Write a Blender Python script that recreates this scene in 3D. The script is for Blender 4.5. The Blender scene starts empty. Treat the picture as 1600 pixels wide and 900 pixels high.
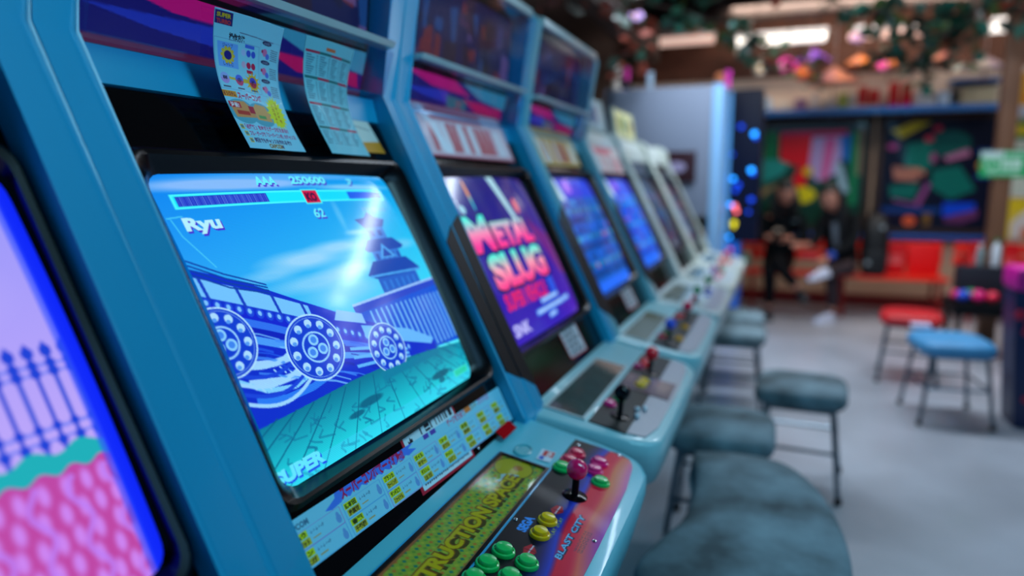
import bpy, bmesh, math, random
import numpy as np
from mathutils import Vector, Matrix
random.seed(7)
SC = bpy.context.scene
COL = SC.collection
PI = math.pi

# ---------------------------------------------------------------- camera
cam_d = bpy.data.cameras.new('camera'); cam = bpy.data.objects.new('camera', cam_d); COL.objects.link(cam)
cam.location = (0, 0, 1.27)
cam.rotation_euler = (math.radians(90 - 8.61), 0, math.radians(20.93))
cam_d.sensor_width = 36; cam_d.lens = 36 * 1088 / 1600
cam_d.clip_start = .02
cam_d.dof.use_dof = True; cam_d.dof.focus_distance = .96; cam_d.dof.aperture_fstop = 1.38
SC.camera = cam

# ---------------------------------------------------------------- view, world
SC.view_settings.view_transform = 'Standard'; SC.view_settings.look = 'None'
SC.view_settings.gamma = 1; SC.view_settings.exposure = 0.0
W = bpy.data.worlds.new('world'); SC.world = W; W.use_nodes = True
W.node_tree.nodes['Background'].inputs[0].default_value = (.10, .30, .62, 1)
W.node_tree.nodes['Background'].inputs[1].default_value = .35

def area(name, loc, target, sx, sy, power, color):
    d = bpy.data.lights.new(name, 'AREA'); d.shape = 'RECTANGLE'; d.size = sx; d.size_y = sy
    d.energy = power; d.color = color
    o = bpy.data.objects.new(name, d); COL.objects.link(o); o.location = loc
    o.rotation_euler = (Vector(target) - Vector(loc)).to_track_quat('-Z', 'Y').to_euler()
    return o
# added cyan fill lights over the aisle, no real tubes, for the near cabinets
area('aisle_top_fill_light', (.75, .9, 2.75), (-.4, .9, .9), .35, 1.8, 30, (.34, .78, 1.0))
area('aisle_side_fill_light', (1.9, 1.6, 2.0), (-.5, 1.6, 1.0), .5, 1.6, 10, (.22, .60, 1.0))
# whiter tubes further down the hall; the side light is added, replacing right-hand daylight
area('hall_tube_light', (.4, 4.6, 2.85), (.2, 4.6, 0), .4, 2.6, 92, (.74, .86, 1.0))
area('back_tube_light', (.8, 6.9, 2.85), (.8, 7.6, 1.0), 2.6, .3, 66, (1.0, .84, .72))
area('hall_side_fill_light', (2.2, 6.0, 2.95), (1.4, 6.0, 0), 1.6, 1.6, 34, (.88, .92, 1.0))

# ---------------------------------------------------------------- materials
def lin(c):
    c = np.asarray(c, float) / 255.
    return np.where(c <= .04045, c / 12.92, ((c + .055) / 1.055) ** 2.4)
MC = {}
def mat(name, rgb, rough=.5, metal=0., coat=0., emit=0., var=.06, nscale=30., bump=0., spec=.5, ramp=None):
    if name in MC: return MC[name]
    m = bpy.data.materials.new(name); m.use_nodes = True; nt = m.node_tree; N = nt.nodes; L = nt.links
    b = N['Principled BSDF']; c = lin(rgb)
    tc = N.new('ShaderNodeTexCoord'); no = N.new('ShaderNodeTexNoise'); no.inputs['Scale'].default_value = nscale
    no.inputs['Detail'].default_value = 4
    L.new(tc.outputs['Object'], no.inputs['Vector'])
    mx = N.new('ShaderNodeMix'); mx.data_type = 'RGBA'
    mx.inputs[6].default_value = (*[max(0, x * (1 - var)) for x in c], 1); mx.inputs[7].default_value = (*[min(1, x * (1 + var)) for x in c], 1)
    fac = no.outputs['Fac']
    if ramp:
        mr = N.new('ShaderNodeMapRange'); mr.inputs[1].default_value, mr.inputs[2].default_value = ramp; L.new(fac, mr.inputs[0]); fac = mr.outputs[0]
    L.new(fac, mx.inputs[0]); L.new(mx.outputs[2], b.inputs['Base Color'])
    b.inputs['Roughness'].default_value = rough; b.inputs['Metallic'].default_value = metal
    b.inputs['Coat Weight'].default_value = coat; b.inputs['Coat Roughness'].default_value = .06
    b.inputs['Specular IOR Level'].default_value = spec
    if emit:
        b.inputs['Emission Color'].default_value = (*c, 1); b.inputs['Emission Strength'].default_value = emit
    if bump:
        bp = N.new('ShaderNodeBump'); bp.inputs['Strength'].default_value = bump; bp.inputs['Distance'].default_value = .002
        L.new(no.outputs['Fac'], bp.inputs['Height']); L.new(bp.outputs[0], b.inputs['Normal'])
    MC[name] = m; return m
def acrylic(name='clear_acrylic', tint=(235, 240, 250), a=.035, rough=.06):
    if name in MC: return MC[name]
    m = bpy.data.materials.new(name); m.use_nodes = True; nt = m.node_tree; N = nt.nodes; L = nt.links
    N.remove(N['Principled BSDF'])
    t = N.new('ShaderNodeBsdfTransparent'); t.inputs[0].default_value = (*lin(tint), 1)
    g = N.new('ShaderNodeBsdfGlossy'); g.inputs['Roughness'].default_value = rough
    ge = N.new('ShaderNodeNewGeometry'); dt = N.new('ShaderNodeVectorMath'); dt.operation = 'DOT_PRODUCT'
    L.new(ge.outputs['Incoming'], dt.inputs[0]); L.new(ge.outputs['Normal'], dt.inputs[1])
    ab = N.new('ShaderNodeMath'); ab.operation = 'ABSOLUTE'; L.new(dt.outputs['Value'], ab.inputs[0])
    om = N.new('ShaderNodeMath'); om.operation = 'SUBTRACT'; om.inputs[0].default_value = 1; L.new(ab.outputs[0], om.inputs[1])
    fr = N.new('ShaderNodeMath'); fr.operation = 'POWER'; fr.inputs[1].default_value = 5; L.new(om.outputs[0], fr.inputs[0])
    ad = N.new('ShaderNodeMath'); ad.operation = 'MULTIPLY_ADD'; ad.inputs[1].default_value = .8; ad.inputs[2].default_value = a; ad.use_clamp = True
    mx = N.new('ShaderNodeMixShader')
    L.new(fr.outputs[0], ad.inputs[0]); L.new(ad.outputs[0], mx.inputs[0]); L.new(t.outputs[0], mx.inputs[1]); L.new(g.outputs[0], mx.inputs[2])
    L.new(mx.outputs[0], N['Material Output'].inputs[0]); MC[name] = m; return m
def print_mat(name, emit=0., rough=.45, coat=0., scan=0., lines=230, spec=.25):
    """flat print or a lit screen: colour comes from the mesh colour attribute"""
    if name in MC: return MC[name]
    m = bpy.data.materials.new(name); m.use_nodes = True; nt = m.node_tree; N = nt.nodes; L = nt.links
    b = N['Principled BSDF']; at = N.new('ShaderNodeVertexColor'); at.layer_name = 'Col'
    b.inputs['Roughness'].default_value = rough; b.inputs['Coat Weight'].default_value = coat; b.inputs['Coat Roughness'].default_value = .05; b.inputs['Specular IOR Level'].default_value = spec
    if emit:
        b.inputs['Base Color'].default_value = (.01, .01, .012, 1)
        src = at.outputs[0]
        if scan:
            uv = N.new('ShaderNodeUVMap'); sp = N.new('ShaderNodeSeparateXYZ'); L.new(uv.outputs[0], sp.inputs[0])
            mu = N.new('ShaderNodeMath'); mu.operation = 'MULTIPLY'; mu.inputs[1].default_value = lines * 2 * PI; L.new(sp.outputs[1], mu.inputs[0])
            sn = N.new('ShaderNodeMath'); sn.operation = 'SINE'; L.new(mu.outputs[0], sn.inputs[0])
            ma = N.new('ShaderNodeMath'); ma.operation = 'MULTIPLY_ADD'; ma.inputs[1].default_value = scan; ma.inputs[2].default_value = 1.; L.new(sn.outputs[0], ma.inputs[0])
            vm = N.new('ShaderNodeVectorMath'); vm.operation = 'SCALE'; L.new(at.outputs[0], vm.inputs[0]); L.new(ma.outputs[0], vm.inputs['Scale'])
            src = vm.outputs[0]
        L.new(src, b.inputs['Emission Color']); b.inputs['Emission Strength'].default_value = emit
    else:
        L.new(at.outputs[0], b.inputs['Base Color'])
    MC[name] = m; return m

AQUA = mat('cyan_lit_white_plastic', (24, 164, 208), .30, coat=.22, var=.05, nscale=6)  # white plastic; the cyan light on it is put into the base colour
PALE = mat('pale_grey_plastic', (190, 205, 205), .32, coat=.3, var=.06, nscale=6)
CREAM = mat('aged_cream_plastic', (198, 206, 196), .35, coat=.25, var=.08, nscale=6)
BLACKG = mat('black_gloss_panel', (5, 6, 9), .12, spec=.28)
AQUAL = mat('lit_aqua_housing_plastic', (100, 200, 215), .30, coat=.25, var=.05, nscale=6)  # lighter copy of the cabinet plastic, brighter light put into its colour
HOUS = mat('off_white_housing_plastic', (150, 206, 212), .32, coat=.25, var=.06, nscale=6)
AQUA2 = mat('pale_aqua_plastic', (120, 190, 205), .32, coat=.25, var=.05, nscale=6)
BEZEL = mat('black_bezel_plastic', (6, 7, 10), .24, spec=.22)
BLACKM = mat('black_satin_plastic', (6, 9, 13), .5, spec=.2, bump=.2, nscale=400)
SEAM = mat('dark_seam', (20, 40, 50), .6)
STEEL = mat('chrome_steel', (200, 205, 210), .16, 1.)
GREYMET = mat('brushed_grey_plate', (150, 158, 168), .38, .6, nscale=80)
DARKPLATE = mat('dark_green_plate', (14, 30, 28), .4, spec=.2, var=.5, nscale=20)
ACR = acrylic()
GLASS = acrylic('thin_glass', (245, 250, 250), .02, .03)

# ---------------------------------------------------------------- object helpers
WP = {}
def props(o, label=None, cat=None, group=None, kind=None, category=None):
    cat = cat or category
    if label: o['label'] = label
    if cat: o['category'] = cat
    if group: o['group'] = group
    if kind: o['kind'] = kind
    return o
def thing(name, loc, label, cat, group=None):
    o = bpy.data.objects.new(name, None); COL.objects.link(o); o.location = loc; o.empty_display_size = .05
    WP[o] = Vector(loc); return props(o, label, cat, group)
def link_mesh(name, me, parent=None, center=True):
    n = len(me.vertices); co = np.empty(n * 3, np.float32); me.vertices.foreach_get('co', co); co = co.reshape(-1, 3)
    c = Vector(((co.min(0) + co.max(0)) / 2).tolist()) if n else Vector()
    if parent is None: c.z = float(co[:, 2].min())
    me.vertices.foreach_set('co', (co - np.array(c, np.float32)).ravel()); me.update()
    o = bpy.data.objects.new(name, me); COL.objects.link(o)
    WP[o] = c.copy()
    if parent is not None:
        o.parent = parent; o.location = c - WP[parent]
    else: o.location = c
    return o
def obj(name, bm, m, parent=None, smooth=True, **kw):
    me = bpy.data.meshes.new(name)
    bmesh.ops.recalc_face_normals(bm, faces=bm.faces)
    bm.to_mesh(me); bm.free()
    for mm in (m if isinstance(m, (list, tuple)) else [m]): me.materials.append(mm)
    if smooth:
        me.shade_smooth()
        me.set_sharp_from_angle(angle=math.radians(38))
    o = link_mesh(name, me, parent)
    return props(o, **kw)
def clone(o, parent=None):
    c = o.copy(); COL.objects.link(c); c.parent = parent
    WP[c] = WP[o].copy()
    for ch in list(o.children): clone(ch, c)
    return c
def B(): return bmesh.new()
def box(bm, x0, x1, y0, y1, z0, z1, bev=0., M=None):
    r = bmesh.ops.create_cube(bm, size=1)['verts']
    for v in r:
        v.co = Vector(((x0 + x1) / 2 + v.co.x * (x1 - x0), (y0 + y1) / 2 + v.co.y * (y1 - y0), (z0 + z1) / 2 + v.co.z * (z1 - z0)))
    if bev:
        es = list({e for v in r for e in v.link_edges})
        r = list({v for f in bmesh.ops.bevel(bm, geom=es, offset=bev, segments=2, affect='EDGES', profile=.6)['faces'] for v in f.verts} | {v for v in r if v.is_valid})
    if M is not None:
        for v in r: v.co = M @ v.co
    return bm
def prism(bm, prof, y0, y1, bev=0., seg=2):
    """profile in x,z extruded along y"""
    a = [bm.verts.new((x, y0, z)) for x, z in prof]; b = [bm.verts.new((x, y1, z)) for x, z in prof]
    fs = [bm.faces.new(a), bm.faces.new(b[::-1])]
    n = len(prof)
    for i in range(n): fs.append(bm.faces.new((a[i], b[i], b[(i + 1) % n], a[(i + 1) % n])))
    if bev:
        es = list({e for f in fs[:2] for e in f.edges})
        bmesh.ops.bevel(bm, geom=es, offset=bev, segments=seg, affect='EDGES', profile=.6)
    return bm
def poly_slab(bm, pts, nrm, th, bev=0.):
    """flat polygon of 3d points with thickness along nrm"""
    nrm = Vector(nrm).normalized() * th
    a = [bm.verts.new(p) for p in pts]; b = [bm.verts.new(Vector(p) + nrm) for p in pts]
    n = len(pts); bm.faces.new(a); bm.faces.new(b[::-1])
    for i in range(n): bm.faces.new((a[i], b[i], b[(i + 1) % n], a[(i + 1) % n]))
    return bm
def loft(bm, loops, cap0=True, cap1=True, closed=True):
    V = [[bm.verts.new(p) for p in l] for l in loops]
    n = len(V[0])
    for a, b in zip(V[:-1], V[1:]):
        for i in range(n if closed else n - 1):
            bm.faces.new((a[i], a[(i + 1) % n], b[(i + 1) % n], b[i]))
    if cap0: bm.faces.new(V[0][::-1])
    if cap1: bm.faces.new(V[-1])
    return bm
def lathe(bm, prof, c, axis=(0, 0, 1), n=20):
    """profile (r, h) along an axis from point c"""
    ax = Vector(axis).normalized(); t = Vector((1, 0, 0)) if abs(ax.x) < .9 else Vector((0, 1, 0))
    u = ax.cross(t).normalized(); v = ax.cross(u); c = Vector(c)
    loops = [[c + ax * h + (u * math.cos(2 * PI * i / n) + v * math.sin(2 * PI * i / n)) * max(r, 1e-5) for i in range(n)] for r, h in prof]
    return loft(bm, loops)
def tube(bm, pts, r, n=8, cap=True):
    pts = [Vector(p) for p in pts]; R = r if isinstance(r, (list, tuple)) else [r] * len(pts)
    loops = []; up = Vector((0, 0, 1)); prev = None
    for i, p in enumerate(pts):
        d = (pts[min(i + 1, len(pts) - 1)] - pts[max(i - 1, 0)]).normalized()
        if prev is None:
            u = d.cross(up if abs(d.z) < .9 else Vector((1, 0, 0))).normalized()
        else:
            u = (prev - d * prev.dot(d)).normalized()
        prev = u; v = d.cross(u)
        loops.append([p + (u * math.cos(2 * PI * k / n) + v * math.sin(2 * PI * k / n)) * R[i] for k in range(n)])
    return loft(bm, loops, cap, cap)
def ball(bm, c, r, seg=20, sc=(1, 1, 1), M=None):
    vs = bmesh.ops.create_uvsphere(bm, u_segments=seg, v_segments=max(8, seg // 2 + 2), radius=1)['verts']
    for v in vs:
        p = Vector((v.co.x * r * sc[0], v.co.y * r * sc[1], v.co.z * r * sc[2]))
        if M is not None: p = M @ p
        v.co = p + Vector(c)
    return bm
def bez(pts, n=8):
    """Catmull-Rom through the points"""
    P = [Vector(p) for p in pts]; out = []
    for i in range(len(P) - 1):
        a = P[max(i - 1, 0)]; b = P[i]; c = P[i + 1]; d = P[min(i + 2, len(P) - 1)]
        for k in range(n):
            t = k / n
            out.append(.5 * ((2 * b) + (c - a) * t + (2 * a - 5 * b + 4 * c - d) * t * t + (3 * b - a - 3 * c + d) * t ** 3))
    out.append(P[-1]); return out

# ---------------------------------------------------------------- flat print canvas
TX = {}
def text_tris(s, off):
    k = (s, off)
    if k not in TX:
        c = bpy.data.curves.new('lettering', 'FONT'); c.body = s; c.size = 1; c.offset = off; c.resolution_u = 3
        o = bpy.data.objects.new('lettering', c); COL.objects.link(o)
        dg = bpy.context.evaluated_depsgraph_get(); e = o.evaluated_get(dg); m = e.to_mesh(); m.calc_loop_triangles()
        v = np.array([x.co[:2] for x in m.vertices]).reshape(-1, 2); t = np.array([x.vertices[:] for x in m.loop_triangles]).reshape(-1, 3)
        e.to_mesh_clear(); bpy.data.objects.remove(o); bpy.data.curves.remove(c)
        TX[k] = (v, t)
    return TX[k]
class Cv:
    def __init__(s, w, h, res, bg=(255, 255, 255), ss=2):
        s.w, s.h, s.ss = w, h, ss; s.k = res * ss; s.nx = int(round(w * res)); s.ny = int(round(h * res))
        s.a = np.empty((s.ny * ss, s.nx * ss, 3)); s.a[:] = bg
    def _win(s, x0, y0, x1, y1):
        k = s.k; H, Wd = s.a.shape[:2]
        return max(0, int(x0 * k) - 1), max(0, int(y0 * k) - 1), min(Wd, int(x1 * k) + 2), min(H, int(y1 * k) + 2)
    def put(s, ix0, iy0, m, col, al=1.):
        v = s.a[iy0:iy0 + m.shape[0], ix0:ix0 + m.shape[1]]
        if callable(col):
            yy, xx = np.mgrid[iy0:iy0 + m.shape[0], ix0:ix0 + m.shape[1]] / s.k
            c = col(xx, yy)
        else: c = np.array(col, float)
        m = (m * al)[..., None]; v[:] = v * (1 - m) + c * m
    def poly(s, pts, col, al=1.):
        P = np.array(pts, float); x0, y0, x1, y1 = s._win(*P.min(0), *P.max(0))
        if x1 <= x0 or y1 <= y0: return
        yy, xx = np.mgrid[y0:y1, x0:x1]; xx = (xx + .5) / s.k; yy = (yy + .5) / s.k
        m = np.zeros(xx.shape, bool); n = len(P)
        for i in range(n):
            ax, ay = P[i]; bx, by = P[(i + 1) % n]
            if ay == by: continue
            c = ((ay > yy) != (by > yy)) & (xx < (bx - ax) * (yy - ay) / (by - ay) + ax); m ^= c
        s.put(x0, y0, m.astype(float), col, al)
    def rect(s, x0, y0, x1, y1, col, al=1.): s.poly([(x0, y0), (x1, y0), (x1, y1), (x0, y1)], col, al)
    def frame(s, x0, y0, x1, y1, t, col):
        s.rect(x0, y0, x1, y0 + t, col); s.rect(x0, y1 - t, x1, y1, col); s.rect(x0, y0, x0 + t, y1, col); s.rect(x1 - t, y0, x1, y1, col)
    def ell(s, cx, cy, rx, ry, col, al=1., soft=0., ring=None):
        x0, y0, x1, y1 = s._win(cx - rx, cy - ry, cx + rx, cy + ry)
        if x1 <= x0 or y1 <= y0: return
        yy, xx = np.mgrid[y0:y1, x0:x1]; d = np.hypot(((xx + .5) / s.k - cx) / rx, ((yy + .5) / s.k - cy) / ry)
        m = np.clip((1 - d) / max(soft, 1e-3), 0, 1) if soft else (d < 1).astype(float)
        if ring: m = m * (d > 1 - ring)
        s.put(x0, y0, m, col, al)
    def line(s, pts, w, col, al=1.):
        for (ax, ay), (bx, by) in zip(pts[:-1], pts[1:]):
            L = math.hypot(bx - ax, by - ay) or 1; dx, dy = (by - ay) / L * w / 2, -(bx - ax) / L * w / 2
            s.poly([(ax + dx, ay + dy), (bx + dx, by + dy), (bx - dx, by - dy), (ax - dx, ay - dy)], col, al)
    def text(s, st, x, y, size, col, off=0., sx=1., ang=0., shear=0., al=1., width=None):
        """x,y = left end of the baseline, size = cap height-ish in units"""
        v, t = text_tris(st, off)
        if not len(v): return
        v = v.copy(); v[:, 0] -= v[:, 0].min(); v = v * size * 1.36
        if width: sx = width / max(v[:, 0].max(), 1e-6)
        v[:, 0] = v[:, 0] * sx + v[:, 1] * shear
        c, n = math.cos(ang), math.sin(ang); px = x + v[:, 0] * c + v[:, 1] * n; py = y + v[:, 0] * n - v[:, 1] * c
        x0, y0, x1, y1 = s._win(px.min(), py.min(), px.max(), py.max())
        if x1 <= x0 or y1 <= y0: return
        m = np.zeros((y1 - y0, x1 - x0), bool); X = px * s.k - x0; Y = py * s.k - y0
        for a, b, c_ in t:
            ax, ay, bx, by, cx, cy = X[a], Y[a], X[b], Y[b], X[c_], Y[c_]
            i0 = max(0, int(min(ax, bx, cx) - .5)); i1 = min(m.shape[1], int(max(ax, bx, cx) + 1.5)); j0 = max(0, int(min(ay, by, cy) - .5)); j1 = min(m.shape[0], int(max(ay, by, cy) + 1.5))
            if i1 <= i0 or j1 <= j0: continue
            gy, gx = np.mgrid[j0:j1, i0:i1]; gx = gx + .5; gy = gy + .5
            d1 = (bx - ax) * (gy - ay) - (by - ay) * (gx - ax); d2 = (cx - bx) * (gy - by) - (cy - by) * (gx - bx); d3 = (ax - cx) * (gy - cy) - (ay - cy) * (gx - cx)
            m[j0:j1, i0:i1] |= ((d1 >= 0) & (d2 >= 0) & (d3 >= 0)) | ((d1 <= 0) & (d2 <= 0) & (d3 <= 0))
        s.put(x0, y0, m.astype(float), col, al)
    def noise(s, amp, cell=1):
        H, Wd = s.a.shape[:2]; rs = np.random.RandomState(3); n = rs.rand(H // cell + 2, Wd // cell + 2)
        s.a *= (1 + amp * (n.repeat(cell, 0).repeat(cell, 1)[:H, :Wd] - .5))[..., None]
    def mesh(s, name, fn, m, parent=None, **kw):
        """grid whose point (u, v), u right, v down in 0..1, sits at fn(u, v)"""
        a = s.a.reshape(s.ny, s.ss, s.nx, s.ss, 3).mean((1, 3)); nx, ny = s.nx, s.ny
        u, v = np.meshgrid((np.arange(nx)) / (nx - 1), (np.arange(ny)) / (ny - 1))
        P = fn(u, v); co = np.stack(P, -1).reshape(-1, 3).astype(np.float32)
        me = bpy.data.meshes.new(name); me.vertices.add(nx * ny); me.vertices.foreach_set('co', co.ravel())
        i = (np.arange(ny - 1)[:, None] * nx + np.arange(nx - 1)[None]).ravel()
        q = np.stack([i, i + nx, i + nx + 1, i + 1], -1).astype(np.int32)
        me.loops.add(q.size); me.loops.foreach_set('vertex_index', q.ravel())
        me.polygons.add(len(q)); me.polygons.foreach_set('loop_start', (np.arange(len(q)) * 4).astype(np.int32))
        me.update(calc_edges=True)
        me.polygons.foreach_set('use_smooth', np.ones(len(q), bool))
        ca = me.color_attributes.new('Col', 'FLOAT_COLOR', 'POINT')
        cl = np.ones((nx * ny, 4), np.float32); cl[:, :3] = lin(np.clip(a, 0, 255)).reshape(-1, 3); ca.data.foreach_set('color', cl.ravel())
        uvl = me.uv_layers.new(name='UVMap'); uv = np.stack([u, v], -1).reshape(-1, 2)[q.ravel()].astype(np.float32); uvl.data.foreach_set('uv', uv.ravel())
        me.materials.append(m); o = link_mesh(name, me, parent)
        return props(o, **kw)
def quad_fn(tl, tr, br, bl, bow=None):
    tl, tr, br, bl = [np.array(p, float) for p in (tl, tr, br, bl)]
    def f(u, v):
        P = [(tl[i] * (1 - u) + tr[i] * u) * (1 - v) + (bl[i] * (1 - u) + br[i] * u) * v for i in range(3)]
        if bow is not None:
            d = bow[0]; k = bow[1](u, v); P = [P[i] + d[i] * k for i in range(3)]
        return P
    return f
PRINT = print_mat('printed_card', rough=.45, coat=.02)
PRINTG = print_mat('printed_gloss_sheet', rough=.42, coat=.03)
BACKLIT = print_mat('backlit_marquee_print', emit=.42, rough=.3)
SCREEN = print_mat('crt_picture', emit=1.05, rough=.12, scan=.10, lines=200)
SCREEN2 = print_mat('crt_picture_far', emit=1.0, rough=.12)
# ---------------------------------------------------------------- cabinets
TD = Vector((-.4472, 0, .8944)); TN = Vector((.8944, 0, .4472)); TA = Vector((-.53, 0, .912))
def PT(y, t, n=0.): return TA + TD * t + TN * n + Vector((0, y, 0))
def rr(y0, y1, t0, t1, r, n, k=5):
    """rounded rectangle loop on the slanted monitor plane"""
    out = []
    for cy, ct, a in ((y1 - r, t1 - r, 0), (y0 + r, t1 - r, 90), (y0 + r, t0 + r, 180), (y1 - r, t0 + r, 270)):
        for i in range(k):
            q = math.radians(a + 90 * i / (k - 1)); out.append(PT(cy + r * math.cos(q), ct + r * math.sin(q), n))
    return out
def CPZ(x): return .80 - (x + .47) * .1923
def cp(x, y, n=0.): return Vector((x + n * .19, y, CPZ(x) + n * .982))
CPN = Vector((.189, 0, .982))

def screen_fn(y0, y1, t0=-.006, t1=.416):
    def f(u, v):
        b = .016 * (1 - .55 * (2 * u - 1) ** 2 - .45 * (2 * v - 1) ** 2) - .010
        # the tube face bows outward, its bottom edge curls back a little
        y = y0 + (y1 - y0) * u; t = t1 + (t0 - t1) * v
        return [TA.x + TD.x * t + TN.x * b, y, TA.z + TD.z * t + TN.z * b]
    return f

def cabinet(y0, label, body, header=True, inset=(False, False), sm=SCREEN, pic=None, cpoly=True, header_art=None, top_art=None, scrn=(.099, .651), mark=None, hm=None):
    yc = y0 + .38
    R = thing('arcade_cabinet', (-.8, yc, 0), label, 'arcade machine', 'sit-down arcade cabinets in the row')
    a, b = y0 + .055, y0 + .705
    bend = PT(0, .575, .03); low = PT(0, -.13, .03)
    if header:
        prof = [(low.x, low.z), (bend.x, bend.z), (-.706, 1.745), (-.725, 1.775), (-.80, 1.80), (-1.12, 1.80), (-1.2, .9), (-1.2, .02), (-.52, .02), (-.50, .62), (-.465, .70)]
    else:
        prof = [(low.x, low.z), (bend.x, bend.z - .04), (-.765, 1.47), (-.785, 1.50), (-.83, 1.52), (-1.12, 1.50), (-1.2, .9), (-1.2, .02), (-.52, .02), (-.50, .62), (-.465, .70)]
    for (p, q) in ((y0, a), (b, y0 + .76)):
        bm = B(); prism(bm, prof, p + .0012, q - .0004, .007, 3); obj('side_panel', bm, body, R)
    # unseen filler core, added behind the glass to block light
    s0 = PT(0, -.13, -.06); s1 = PT(0, .53, -.06)
    bm = B(); prism(bm, [(s0.x, s0.z), (s1.x, s1.z), (-.86, 1.42), (-1.14, 1.42), (-1.19, .9), (-1.19, .03), (-.54, .03), (-.53, .60)], a, b); obj('filler_core', bm, body, R)
    # black glass mask and moulded bezel
    bm = B(); loft(bm, [rr(a, b, -.128, .528, .012, -.05), rr(a, b, -.128, .528, .012, 0), rr(a + .008, b - .008, -.02, .436, .03, 0), rr(a + .008, b - .008, -.02, .436, .03, -.03)], False, False)
    obj('monitor_mask', bm, BLACKG, R)
    s_0, s_1 = y0 + scrn[0], y0 + scrn[1]
    bm = B(); loft(bm, [rr(a + .002, b - .002, -.030, .444, .03, 0), rr(a + .003, b - .003, -.029, .443, .03, .010), rr(a + .009, b - .009, -.023, .438, .028, .015), rr(a + .017, b - .017, -.018, .432, .028, .014),
                        rr(s_0 - .004, s_1 + .004, -.010, .421, .024, -.004), rr(s_0 + .004, s_1 - .004, -.003, .413, .02, -.012)], False, False)
    obj('monitor_bezel', bm, BEZEL, R)
    if pic: pic.mesh('monitor_screen', screen_fn(s_0, s_1), sm, R)
    # coloured strip above the mask and slope below it down to the control panel
    p0 = PT(0, .53, .004); bm = B()
    prism(bm, [(p0.x, p0.z), (-.775, 1.434), (-.84, 1.434), (-.82, 1.36)], a, b, .002); obj('header_strip', bm, body, R)
    bm = B(); prism(bm, [(-.472, .7905), (-.462, .7925), (-.43, .790), (-.415, .784), (-.46, .70), (-.53, .72), (-.50, .79)], a, b, .003); obj('lower_ledge', bm, hm or body, R)
    if header:
        # clear trays holding the header cards
        bm = B(); prism(bm, [(-.772, 1.437), (-.746, 1.441), (-.722, 1.520), (-.728, 1.527), (-.79, 1.527), (-.80, 1.437)], a + .003, b - .003, .002); obj('lower_tray', bm, ACR, R)
        bm = B(); prism(bm, [(-.745, 1.528), (-.722, 1.530), (-.717, 1.541), (-.745, 1.541)], a + .002, b - .002, .003); obj('tray_rail', bm, PALE, R)
        bm = B(); prism(bm, [(-.742, 1.542), (-.734, 1.542), (-.704, 1.738), (-.711, 1.742)], a + .003, b - .003); obj('upper_window', bm, ACR, R)
        bm = B(); prism(bm, [(-.716, 1.743), (-.700, 1.745), (-.702, 1.768), (-.722, 1.775)], a, b, .003); obj('top_rail', bm, PALE, R)
        bm = B(); prism(bm, [(-.81, 1.43), (-.785, 1.532), (-.765, 1.742), (-.80, 1.79), (-1.12, 1.79), (-1.12, 1.43)], a, b); obj('header_back', bm, BLACKM, R)
        if header_art:
            header_art.mesh('header_card', quad_fn((-.7795, a + .012, 1.523), (-.7795, b - .012, 1.523), (-.801, b - .012, 1.440), (-.801, a + .012, 1.440)), BACKLIT, R)
        if top_art:
            top_art.mesh('marquee_card', quad_fn((-.763, a + .012, 1.735), (-.763, b - .012, 1.735), (-.780, b - .012, 1.545), (-.780, a + .012, 1.545)), BACKLIT, R)
    else:
        bm = B(); prism(bm, [(-.775, 1.435), (-.782, 1.455), (-.82, 1.50), (-1.12, 1.49), (-1.12, 1.42), (-.83, 1.42)], a, b, .004); obj('roof_cap', bm, body, R)
    # dark inset plates on the front edges of the side panels
    for side, pts in ((inset[1], [(.708, .255), (.757, .288), (.757, -.058), (.708, -.03)]), (inset[0], [(.003, .288), (.052, .31), (.052, -.09), (.003, -.058)])):
        if side:
            bm = B(); poly_slab(bm, [PT(y0 + y, t, .0295) for y, t in pts], TN, .002); obj('inset_plate', bm, BLACKM, R, smooth=False)
    # lower control panel housing
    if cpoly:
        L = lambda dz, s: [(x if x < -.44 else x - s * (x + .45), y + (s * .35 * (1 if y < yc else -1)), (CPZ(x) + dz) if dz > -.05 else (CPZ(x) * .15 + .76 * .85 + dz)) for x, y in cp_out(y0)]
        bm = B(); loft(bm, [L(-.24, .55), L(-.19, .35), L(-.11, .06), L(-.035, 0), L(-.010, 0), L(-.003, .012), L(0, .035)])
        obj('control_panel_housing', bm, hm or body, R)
    if mark:
        bm = B(); q = [PT(y, t, .0315) for y, t in mark]; poly_slab(bm, q, TN, .0006); obj('red_label', bm, mat('red_label', (190, 10, 25), .4), R)
    return R
def cp_out(y0):
    pts = [(-.47, .010), (-.44, .012), (-.30, .022), (-.235, .040), (-.208, .070), (-.198, .130), (-.197, .38), (-.198, .63), (-.208, .690), (-.235, .722), (-.30, .738), (-.44, .748), (-.47, .75)]
    P = [(-.47, .010)] + [tuple(p)[:2] for p in bez([(x, y, 0) for x, y in pts[1:-1]], 4)] + [(-.47, .75)]
    return [(x, y0 + y) for x, y in P]

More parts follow.
